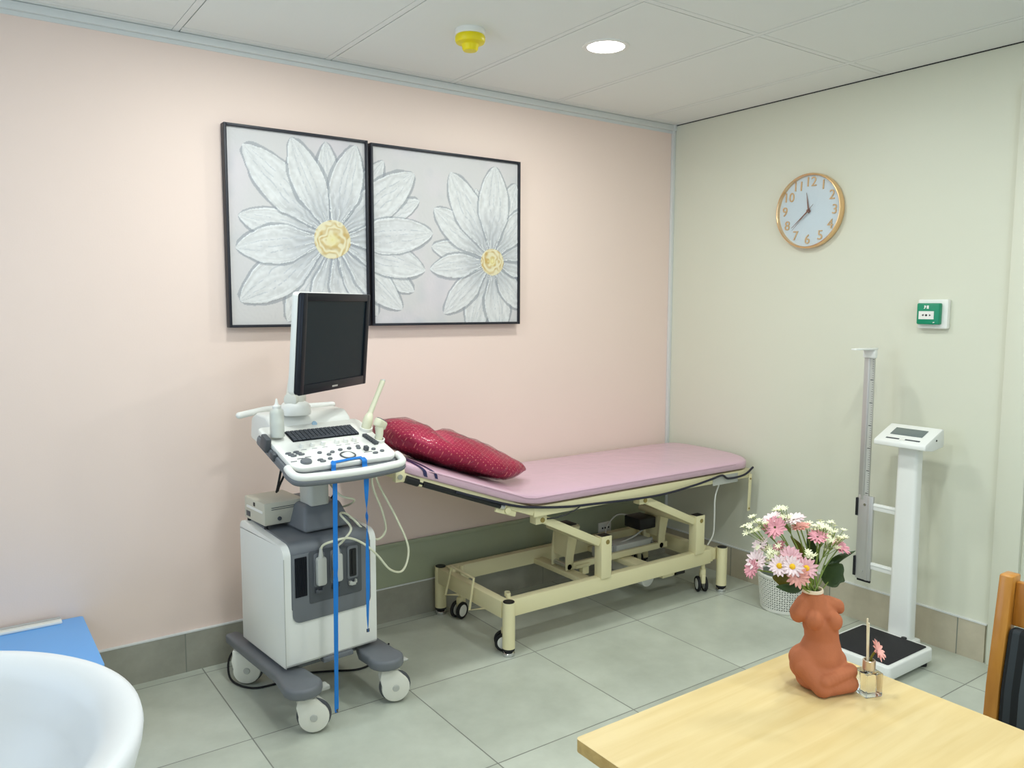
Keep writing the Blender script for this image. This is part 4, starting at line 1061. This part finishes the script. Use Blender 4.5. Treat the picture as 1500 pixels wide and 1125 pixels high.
a = [t_.verts.new((x, y, .06)) for x, y in pts0]; b = [t_.verts.new((x, y, .905)) for x, y in pts1]
t_.faces.new(a[::-1]); t_.faces.new(b)
for k in range(len(a)): t_.faces.new((a[k], a[(k + 1) % len(a)], b[(k + 1) % len(a)], b[k]))
m_ = MB(); m_.merge(t_); m_.build('column', M['scalew'], ws)
# display head: wedge sloping to the front (towards -x)
HP = [(-.262, .890), (-.262, .908), (-.256, .914), (-.128, .968), (-.118, .965), (-.112, .905), (-.118, .892), (-.20, .882)]
TH_ = Matrix(((1, 0, 0, 0), (0, 0, 1, 0), (0, 1, 0, 0), (0, 0, 0, 1)))
hd_ = MB().prism(HP, -1.652, -1.432, TH_, .004).build('display_head', M['scalew'], ws)
sl = math.atan2(.054, .128)
HF = Matrix.Translation((-.256, -1.542, .9145)) @ Matrix.Rotation(-sl, 4, 'Y')
MB().box((.050, -.068, .0005), (.105, .068, .0022), .0006, T=HF).build('lcd', M['lcd'], hd_)
MB().box((.014, -.075, .0002), (.022, .068, .0014), .0004, T=HF).build('key_strip', M['dgrey'], hd_)
MB().box((.010, -.014, .0004), (.026, .010, .0022), .002, T=HF).build('key', M['white'], hd_)
MB().cyl((-.178, -1.6525, .925), (-.178, -1.6545, .925), .004, 10).build('jack', M['black'], hd_)
# height rod
for z in (.60, .335):
    MB().box((-.178, -1.51, z - .018), (-.166, -1.365, z + .012), .002).bar((-.1795, -1.50, z + .003), (-.1795, -1.37, z + .003), .003, .004).build('rod_arm', M['scalew'], ws)
MB().box((-.182, -1.397, .262), (-.168, -1.327, .640), .002).box((-.184, -1.385, .262), (-.181, -1.372, .640), .0008).build('rod_sleeve', M['alu'], ws)
for z0, z1 in ((.272, .36), (.545, .625)): MB().box((-.186, -1.329, z0), (-.166, -1.317, z1), .002).build('slide_catch', M['black'], ws)
MB().box((-.18, -1.397, .252), (-.17, -1.335, .263), .002).build('end_cap', M['black'], ws)
MB().cyl((-.185, -1.36, .60), (-.181, -1.36, .60), .006, 12).cyl((-.185, -1.36, .30), (-.181, -1.36, .30), .004, 12).build('screw', M['chrome'], ws)
rod = MB().box((-.180, -1.372, .62), (-.170, -1.325, 1.248), .001).box((-.1825, -1.352, .62), (-.1795, -1.338, 1.248), .0008).build('height_rod', M['alu'], ws)
sc_ = MB().box((-.1803, -1.3715, .645), (-.1798, -1.3545, 1.245))
sc_.build('scale_strip', M['lgrey'], rod, smooth=False)
tk = MB()
for k in range(60):
    z = .65 + k * .01
    tk.box((-.1806, -1.3715, z), (-.1803, -1.3715 + (.014 if k % 10 == 0 else .009 if k % 5 == 0 else .006), z + (.0030 if k % 10 == 0 else .0014)))
tk.build('tick_marks', M['black'], rod, smooth=False)
MB().box((-.186, -1.376, 1.246), (-.164, -1.320, 1.286), .004).prism([(-.19, -1.318), (-.30, -1.334), (-.305, -1.36), (-.19, -1.378), (-.16, -1.376), (-.16, -1.320)], 1.283, 1.290, None, .002).build('head_stop', M['scalew'], ws)

# ================================================================== WHITE BASKET
t = thing('waste_basket', 'white perforated plastic basket on the floor behind the flowers', 'basket', (-.165, -.955, 0))
bm_ = bmesh.new(); nu, nv = 64, 15
def br_(v): return .112 + .018 * v
def bp_(i, v, r=0): 
    a = 2 * PI * i / nu
    return Vector((-.165 + (br_(v) + r) * math.cos(a), -.955 + (br_(v) + r) * math.sin(a), .006 + .172 * v))
b = MB(); T2 = bmesh.new()
# lattice wall: solid bands top and bottom, staggered openings between
for i in range(nu):
    for j in range(nv):
        v0, v1 = j / nv, (j + 1) / nv
        for (ra, rb, flip) in ((0, 0, 1),):
            pass
        p = [bp_(i, v0), bp_(i + 1, v0), bp_(i + 1, v1), bp_(i, v1)]
        q = [bp_(i, v0, -.003), bp_(i + 1, v0, -.003), bp_(i + 1, v1, -.003), bp_(i, v1, -.003)]
        if j in (0, nv - 1):
            P_ = [T2.verts.new(x) for x in p]; Q_ = [T2.verts.new(x) for x in q]
            T2.faces.new(P_); T2.faces.new(Q_[::-1]); continue
        f = .20
        cpt = sum(p, Vector()) / 4; cq = sum(q, Vector()) / 4
        ang = (i + j) % 2
        ip = [x.lerp(cpt, f) for x in p]; iq = [x.lerp(cq, f) for x in q]
        # narrow slanted slot: pinch one diagonal
        for k in ((0, 2) if ang else (1, 3)):
            ip[k] = ip[k].lerp(cpt, .5); iq[k] = iq[k].lerp(cq, .5)
        V = [[T2.verts.new(x) for x in L_] for L_ in (p, ip, q, iq)]
        for k in range(4):
            k2 = (k + 1) % 4
            T2.faces.new((V[0][k], V[0][k2], V[1][k2], V[1][k])); T2.faces.new((V[2][k2], V[2][k], V[3][k], V[3][k2])); T2.faces.new((V[1][k], V[1][k2], V[3][k2], V[3][k]))
bmesh.ops.remove_doubles(T2, verts=T2.verts, dist=1e-5)
b.merge(T2); b.lathe([(0, 0), (.108, 0), (.112, .006), (.109, .008), (0, .006)], (-.165, -.955, 0), nu)
b.build('lattice_wall', M['basket'], t, angle=.5)
MB().lathe([(0, .012), (.106, .012), (.1225, .170), (.1185, .170), (.102, .016), (0, .016)], (-.165, -.955, 0), nu).build('slot_backing', mat('grey_slot_backing', (128, 134, 122), .7, noise=.05), t)  # grey inner shell added so the lattice slots read darker
MB().lathe([(.127, .174), (.1335, .174), (.1345, .180), (.132, .185), (.127, .184), (.127, .174)], (-.165, -.955, 0), nu).build('rim', M['basket'], t)

# ================================================================== TABLE
t = thing('table', 'pale beech laminate table in the foreground', 'table', (-2.29, -2.9, 0))
TX0, TX1, TY0, TY1 = -2.617, -1.967, -3.62, -2.291
MB().prism(rrect(TX0, TY0, TX1, TY1, .008), .7395, .74, None).build('tabletop', M['table'], t)
MB().prism(rrect(TX0, TY0, TX1, TY1, .008), .717, .7395, None, .0015).build('edge_band', M['tedge'], t)
for x in (TX0 + .06, TX1 - .06):
    for y in (TY0 + .06, TY1 - .06): MB().prism(rrect(x - .02, y - .02, x + .02, y + .02, .004), 0, .717).build('leg', M['alu'], t)
MB().box((TX0 + .05, TY0 + .05, .66), (TX0 + .07, TY1 - .05, .717)).box((TX1 - .07, TY0 + .05, .66), (TX1 - .05, TY1 - .05, .717)).box((TX0 + .06, TY0 + .05, .66), (TX1 - .06, TY0 + .07, .717)).box((TX0 + .06, TY1 - .07, .66), (TX1 - .06, TY1 - .05, .717)).build('apron', M['alu'], t)

# ================================================================== CHAIR
ch = thing('chair', 'oak framed chair with dark striped upholstered back behind the table', 'chair', (-1.84, -2.86, 0))
CX = -1.66                                   # back posts; the chair faces the table
def post(y):
    return MB().grid(lambda u, v: Vector((0, 0, 0)), 2, 2) if False else y
for y in (-2.552, -3.03):
    m_ = MB()
    L_ = [(CX - .075, 0), (CX - .045, .25), (CX - .035, .45), (CX - .020, .68), (CX + .012, .910)]
    for (x0, z0), (x1, z1) in zip(L_, L_[1:]): pass
    pts = [(x - .02, z) for x, z in L_] + [(x + .018, z) for x, z in L_[::-1]]
    m_.prism(pts, -y - .014, -y + .014, TB, .004)
    m_.build('back_post', M['chairwood'], ch)
def bx(z): return float(np.interp(z, [.45, .68, .925], [CX - .035, CX - .020, CX + .012]))
MB().prism([(bx(.83) - .004, .806), (bx(.9) - .004, .898), (bx(.9) + .014, .898), (bx(.83) + .014, .806)], 2.566, 3.016, TB, .003).build('top_rail', M['chairwood'], ch)
MB().prism([(bx(.5) - .004, .50), (bx(.55) - .004, .54), (bx(.55) + .014, .54), (bx(.5) + .014, .50)], 2.566, 3.016, TB, .003).build('lower_rail', M['chairwood'], ch)
MB().prism([(bx(.545) - .018, .545), (bx(.68) - .024, .68), (bx(.80) - .018, .804), (bx(.80) + .012, .804), (bx(.68) + .010, .68), (bx(.545) + .012, .545)], 2.568, 3.014, TB, .008, 3).build('back_pad', M['stripe'], ch)
MB().prism(rrect(-2.10, -3.03, -1.70, -2.578, .03), .425, .48, None, .014, 3).build('seat', M['stripe'], ch)
MB().box((-2.09, -3.02, .37), (-1.70, -3.0, .425), .003).box((-2.09, -2.608, .37), (-1.70, -2.588, .425), .003).box((-2.10, -3.02, .37), (-2.08, -2.588, .425), .003).build('seat_rail', M['chairwood'], ch)
for y in (-2.60, -3.008): MB().box((-2.10, y - .017, 0), (-2.062, y + .017, .425), .004).build('front_leg', M['chairwood'], ch)

# ================================================================== WASH BASIN
t = thing('wash_basin', 'large round white ceramic wash basin in the near left corner', 'wash basin', (-3.62, -2.03, 0))
BC = (-3.589, -2.026)
pr = [(0, .735), (.10, .735), (.17, .745), (.225, .775), (.262, .825), (.282, .865), (.298, .884), (.318, .893), (.336, .895), (.344, .890), (.346, .880), (.344, .865), (.325, .80), (.285, .73), (.22, .675), (.12, .65), (0, .645)]
MB().lathe(pr, (*BC, 0), 96).build('bowl', M['ceramic'], t, angle=1.4)
MB().lathe([(0, 0), (.15, 0), (.15, .02), (.11, .06), (.095, .3), (.105, .55), (.15, .67), (0, .67)], (*BC, 0), 40).build('pedestal', M['ceramic'], t)
MB().box((XL + .002, -2.25, .60), (-3.86, -1.80, .80), .03, 3).build('wall_mount', M['ceramic'], t)
MB().lathe([(0, .737), (.022, .737), (.026, .741), (.018, .744), (0, .742)], (*BC, 0), 24).build('drain', M['chrome'], t)
MB().cyl((-3.95, -2.03, .80), (-3.95, -2.03, .99), .022, 20).tube([(-3.95, -2.03, .97), (-3.87, -2.03, .99), (-3.80, -2.03, .97)], .013, 12, spline=4).box((-3.96, -2.035, .985), (-3.86, -2.025, 1.0), .003).box((-4.0, -2.08, .79), (-3.90, -1.98, .81), .004).build('tap', M['chrome'], t)

# ================================================================== LOW BLUE CABINET
t = thing('cabinet', 'low cabinet with bright blue top behind the wash basin', 'cabinet', (-3.30, -.25, 0))
MB().prism(rrect(-3.62, -.52, -3.087, -.016, [.012, .004, .02, .02]), .298, .318, None, .003).build('top_panel', M['bluetop'], t)
MB().box((-3.60, -.50, .05), (-3.105, -.02, .298), .003).build('carcass', M['white'], t)
MB().box((-3.61, -.515, .06), (-3.355, -.50, .29), .002).box((-3.35, -.515, .06), (-3.10, -.50, .29), .002).build('door', M['bluetop'], t)
MB().box((-3.58, -.48, 0), (-3.12, -.04, .05)).build('plinth', M['grey'], t)
MB().box((-3.60, -.060, .318), (-3.158, -.028, .328), .003).build('white_strip', M['white'], t)
MB().box((-3.60, -.030, .328), (-3.160, -.018, .333), .001).build('metal_strip', M['alu'], t)

# ================================================================== VASE, FLOWERS, REED DIFFUSER
def torso_vase():
    """terracotta vase in the shape of a kneeling torso, one continuous surface"""
    rh = Vector((.8155, -.5787, 0)); fh = Vector((-.5787, -.8155, 0)); P0 = Vector((-2.112, -2.402, .74))
    S = .000398; SZ = .000372
    R3 = Matrix((rh, -fh, Vector((0, 0, 1)))).transposed().to_4x4()
    def W(X, Y, f): return P0 + rh * ((X - 400) * S) + fh * (f * S) + Vector((0, 0, (975 - Y) * SZ))
    m = MB()
    def E_(X, Y, f, rx, ry, rf, tilt=0.0):
        m.ell(W(X, Y, f), (rx * S, rf * S, ry * SZ), R3 @ Matrix.Rotation(math.radians(tilt), 4, 'Y'), 3)
    def cap(a, b, ra, rb, n=7, fz=1.0):
        for k in range(n + 1):
            t = k / n; q = [a[i] + (b[i] - a[i]) * t for i in range(3)]; r = ra + (rb - ra) * t
            E_(q[0], q[1], q[2], r, r * fz, r)
    cap((385, 505, 0), (392, 560, 0), 52, 62)                        # neck
    E_(410, 590, 0, 88, 75, 62); E_(425, 650, 0, 84, 80, 60)         # chest
    cap((350, 545, 0), (322, 590, 5), 46, 46); E_(316, 608, 5, 36, 36, 38)
    cap((455, 545, -5), (505, 560, -8), 40, 36); E_(518, 575, -8, 25, 30, 28)
    E_(376, 612, 52, 42, 50, 42); E_(470, 622, 46, 44, 52, 42)       # bust
    cap((430, 660, 0), (438, 740, 0), 80, 80); cap((438, 740, 0), (430, 830, 5), 80, 108)   # waist
    E_(420, 840, 0, 138, 82, 110); E_(425, 880, 10, 140, 85, 115); E_(350, 850, 25, 68, 78, 70)
    cap((345, 860, 60), (398, 938, 132), 54, 44)                     # folded legs
    cap((405, 900, 140), (545, 868, 78), 34, 38); cap((402, 942, 134), (540, 930, 88), 36, 46)
    E_(430, 935, 30, 120, 60, 95); E_(505, 900, 40, 66, 70, 70)
    o = m.build('torso_tmp', M['terracotta'])
    rm = o.modifiers.new('r', 'REMESH'); rm.mode = 'VOXEL'; rm.voxel_size = .0022
    sm = o.modifiers.new('s', 'SMOOTH'); sm.iterations = 7; sm.factor = .5
    dg = bpy.context.evaluated_depsgraph_get(); dg.update()
    me = bpy.data.meshes.new_from_object(o.evaluated_get(dg))
    bpy.data.objects.remove(o, do_unlink=True)
    out = MB(); out.bm.from_mesh(me); bpy.data.meshes.remove(me)
    for v in out.bm.verts:
        if v.co.z < .7402: v.co.z = .7402
        if v.co.z > .9235: v.co.z = .9235
    return out, W
v_, VW = torso_vase()
NK = VW(382, 470, 0)
vase = thing('vase', 'terracotta vase shaped like a kneeling torso on the table', 'vase', (-2.112, -2.402, .74))
v_.build('body', M['terracotta'], vase, angle=2.5)
nz = NK.z
MB().lathe([(.0165, -.006), (.0165, .0), (.0172, .0018), (.0196, .0018), (.0206, .0), (.0206, -.004), (.0165, -.006)], NK, 36).build('neck_rim', M['rimcream'], vase)
MB().lathe([(.0, -.003), (.0164, -.003), (.0164, -.006), (0, -.006)], NK, 24).build('dark_neck_disc', M['black'], vase)  # black disc stands in for the shade inside the neck

NECK = NK + Vector((0, 0, -.002))
camdir = lambda p: (CAM_POS - p).normalized()
def bloom(mb, c, n, r, npet, rows=2, seed=0, cup=.25):
    rng = random.Random(seed); n = n.normalized()
    a = n.orthogonal().normalized(); b = n.cross(a)
    for row in range(rows):
        rr = r * (1 - .16 * row); k0 = rng.random() * 6
        for k in range(npet):
            th = 2 * PI * (k + .5 * row) / npet + k0 + rng.uniform(-.08, .08)
            L = rr * rng.uniform(.9, 1.08); wd = L * .155; d = a * math.cos(th) + b * math.sin(th); s = n.cross(d)
            cp = cup + .18 * row + rng.uniform(-.08, .08)
            def fn(u, v, d=d, s=s, L=L, wd=wd, cp=cp):
                t = .12 + .88 * u; w = wd * math.sin(PI * min(1, .12 + .80 * u) ** .9) ** .7 * (1 if u < .97 else .35)
                return c + d * (L * t) + s * (w * (v * 2 - 1)) + n * (L * (cp * t - .22 * cp * t * t * 2.2) + abs(v * 2 - 1) * wd * .18 + .0006 * row)
            mb.grid(fn, 6, 3)
    return mb
def flower(lbl, c, mt, r=.021, face=.8, npet=15, seed=0, centre=True, tip=None, grp='daisies in the torso vase'):
    c = Vector(c)
    t = thing('daisy', lbl, 'flower', NECK, group=grp)
    out = (c - (NECK + Vector((0, 0, .03)))).normalized()
    n = (camdir(c) * face + out * (1 - face) + Vector((0, 0, .12))).normalized()
    if tip is not None: n = Vector(tip).normalized()
    bloom(MB(), c, n, r, npet, 2, seed).build('petals', mt, t, angle=3)
    if centre: MB().ell(c + n * .0025, (r * .27, r * .27, r * .17), n.to_track_quat('Z', 'Y').to_matrix().to_4x4(), 2).build('flower_centre', M['pollen'], t)
    MB().tube([c - n * .0045, c - n * .001], [.0022, .0052], 8).build('calyx', M['stem'], t)
    k = NECK + Vector((random.uniform(-.009, .009), random.uniform(-.009, .009), -.006))
    mid = k.lerp(c - n * .004, .55) + Vector((0, 0, .010)) - n * .010
    MB().tube([k, mid, c - n * .004], .0013, 6, spline=5).build('stem', M['stem'], t)
FL = [((-2.209, -2.388, .988), 'petalw', 'white and pink daisy with yellow centre, left of the three facing front', .021, .95, True),
      ((-2.198, -2.408, .990), 'petalw', 'white daisy with yellow centre, middle of the three facing front', .021, .9, True),
      ((-2.177, -2.423, .987), 'petalp', 'pink daisy with yellow centre, right of the three facing front', .022, .98, True),
      ((-2.180, -2.392, 1.000), 'petalp', 'pale pink daisy just above the white front daisies', .023, .6, False),
      ((-2.190, -2.416, .972), 'petals', 'salmon pink daisy lowest under the front daisies', .022, .55, False),
      ((-2.217, -2.345, .988), 'petalw', 'white and pink daisy turned sideways at the left edge of the bouquet', .023, .45, False),
      ((-2.226, -2.341, .973), 'petald', 'deep pink daisy hanging lowest at the left edge of the bouquet', .020, .2, False),
      ((-2.194, -2.334, 1.013), 'petalw', 'pale daisy above the left edge of the bouquet', .018, .4, False),
      ((-2.170, -2.347, 1.045), 'petald', 'deep pink daisy high on the left of the bouquet', .024, .7, False),
      ((-2.123, -2.355, 1.054), 'petalw', 'pale pink daisy at the top middle of the bouquet', .024, .35, False),
      ((-2.120, -2.368, 1.042), 'petals', 'salmon daisy at the top just right of the palest one', .020, .3, False),
      ((-2.105, -2.396, 1.027), 'petald', 'pink daisy on the right side before the cream sprigs', .020, .5, False),
      ((-2.053, -2.410, 1.002), 'petald', 'pink daisy at the far right end of the bouquet', .022, .5, False),
      ((-2.157, -2.330, 1.057), 'petalw', 'pale daisy behind the deep pink one at top left', .020, .3, False),
      ((-2.157, -2.349, 1.005), 'petald', 'dusky pink daisy deep inside the bouquet', .017, .3, False)]
for i, (c, mt, lb, r, fc, ce) in enumerate(FL): flower(lb, c, M[mt], r, fc, 14, i, ce)
SP = [((-2.207, -2.321, 1.043), 'cream green sprig reaching furthest left of the bouquet', 1), ((-2.135, -2.332, 1.071), 'cream green sprig at the very top of the bouquet', 2), ((-2.099, -2.373, 1.044), 'small green sprig in the gap right of the top daisies', 0),
      ((-2.146, -2.407, 1.003), 'little green sprig above the pink front daisy', 0), ((-2.086, -2.396, 1.037), 'cream sprig above the right hand pink daisy', 2), ((-2.058, -2.404, 1.026), 'big cream sprig at the upper right of the bouquet', 3),
      ((-2.196, -2.357, 1.002), 'cream sprig among the left side daisies', 2), ((-2.070, -2.384, 1.036), 'cream sprig topping the right half of the bouquet', 2), ((-2.084, -2.407, 1.012), 'cream sprig low between the two right hand daisies', 2), ((-2.186, -2.323, 1.052), 'thin cream sprig beside the top left daisies', 1)]
for i, (c, lb, big) in enumerate(SP):
    c = Vector(c); t = thing('filler_sprig', lb, 'flower', NECK, group='cream filler sprigs in the torso vase')
    rng = random.Random(100 + i); nfl = (7, 9, 12, 18)[big]
    k = NECK + Vector((rng.uniform(-.008, .008), rng.uniform(-.008, .008), -.006)); fork = k.lerp(c, .68) + Vector((0, 0, .004))
    m_ = MB().tube([k, k.lerp(fork, .5) + Vector((0, 0, .006)), fork], .0011, 6, spline=4); f_ = MB()
    out = (c - NECK).normalized()
    for q in range(nfl):
        e = c + Vector((rng.uniform(-1, 1), rng.uniform(-1, 1), rng.uniform(-.8, .9))) * (.011 + .003 * big)
        m_.tube([fork, fork.lerp(e, .6), e], .0006, 5)
        bloom(f_, e, (out + Vector((rng.uniform(-.6, .6), rng.uniform(-.6, .6), .5)) + camdir(c) * .5), .0080, 7, 1, q, .5)
        f_.ell(e, (.0017, .0017, .0017), sub=1)
    f_.build('florets', M['petalc'], t, angle=3); m_.build('stem', M['stem'], t)
def leaf(lbl, pts, wid, mt, lob=0, nrm=None):
    P = catmull([Vector(p) for p in pts], 8)
    t = thing('leaf', lbl, 'leaf', NECK, group='leaves in the torso vase')
    nn_ = camdir(P[-1]) if nrm is None else Vector(nrm)
    i0 = int(len(P) * .3); n = len(P) - i0; g = bmesh.new(); rows = []
    for i in range(n):
        p = P[i0 + i]; tg = (P[min(i0 + i + 1, len(P) - 1)] - P[i0 + i - 1]).normalized(); s = tg.cross(nn_).normalized(); u = i / (n - 1)
        w = wid * math.sin(PI * (u ** .8 * .96 + .03)) ** .8 * (1 + lob * math.sin(u * 15))
        up = s.cross(tg)
        rows.append([g.verts.new(p + s * w * v - up * abs(v) * w * .25) for v in (-1, -.5, 0, .5, 1)])
    for a, b in zip(rows, rows[1:]):
        for k in range(4): g.faces.new((a[k], a[k + 1], b[k + 1], b[k]))
    ex = bmesh.ops.solidify(g, geom=g.faces[:], thickness=.0005)
    MB().merge(g).build('blade', mt, t, angle=2)
    MB().tube([NECK + Vector((0, 0, -.006)), P[2], P[i0 + 2]], .0011, 6, spline=4).build('stalk', M['stem'], t)
leaf('big lobed dark leaf to the right of the vase neck', [(-2.110, -2.403, .917), (-2.092, -2.412, .938), (-2.078, -2.418, .958), (-2.063, -2.424, .974)], .0215, M['leaf'], .12)
leaf('long pointed dark leaf reaching furthest right', [(-2.102, -2.398, .922), (-2.085, -2.402, .955), (-2.056, -2.410, .980), (-2.018, -2.423, .992)], .0075, M['leaf'], 0, (.2, -.6, .8))
leaf('dark leaf drooping left over the vase shoulder', [(-2.141, -2.407, .928), (-2.168, -2.409, .945), (-2.195, -2.404, .948), (-2.226, -2.394, .954)], .0100, M['leaf'], 0, (-.3, -.7, .6))
leaf('yellow green leaf under the front daisies', [(-2.13, -2.39, .929), (-2.165, -2.39, .950), (-2.190, -2.382, .956), (-2.207, -2.372, .962)], .012, M['leaf2'], .1)
leaf('upright green blade in the middle of the bouquet', [(-2.096, -2.39, .918), (-2.104, -2.378, .96), (-2.112, -2.368, .994), (-2.125, -2.350, 1.022)], .008, M['leaf2'], 0)
leaf('dark upright leaf behind the right hand pink daisy', [(-2.084, -2.387, .919), (-2.086, -2.38, .96), (-2.087, -2.374, .99), (-2.085, -2.362, 1.022)], .012, M['leaf'], .08)

RD = Matrix.Translation((-2.064, -2.488, .74)) @ Matrix.Rotation(math.radians(-20), 4, 'Z')
t = thing('reed_diffuser', 'square clear glass reed diffuser bottle with silver collar beside the vase', 'diffuser', T=RD)
outer = MB().prism(rrect(-.0185, -.0185, .0185, .0185, .003), .0004, .046, RD, .0025, 3)
outer.lathe([(.0095, .046), (.0095, .052), (.0085, .054), (.0, .054)], T=RD, seg=24)
outer.build('glass_bottle', M['glass'], t)
col = MB().lathe([(.0105, .048), (.0115, .049), (.0115, .066), (.0105, .067), (.009, .067), (.009, .048), (.0105, .048)], T=RD, seg=28).build('collar', M['collar'], t)
def rp(x, y, z): return RD @ Vector((x, y, z))
tag(MB().tube([rp(-.004, .000, .055), rp(-.0045, .002, .10), rp(-.0050, .004, .146)], .0016, 8).build('reed_stick', M['reed']), 'longer pale reed stick standing in the diffuser bottle', 'reed stick', 'reed sticks')
tag(MB().tube([rp(.001, .003, .055), rp(-.001, .003, .09), rp(-.0035, .001, .138)], .0015, 8).build('reed_stick', M['reed']), 'shorter pale reed stick crossing the longer one', 'reed stick', 'reed sticks')
NECK_KEEP = NECK
t = thing('fabric_flower', 'small salmon pink flower sticking out of the diffuser bottle', 'flower', rp(.004, 0, .06))
fc = rp(.012, -.002, .083); fn_ = (Vector((.15, -.75, .45))).normalized()
bloom(MB(), fc, fn_, .021, 11, 2, 77, .6).build('petals', M['petals'], t, angle=3)
MB().tube([rp(.003, .0, .056), rp(.005, .0, .072), fc], .0022, 8, spline=3).build('stem', M['leaf2'], t)
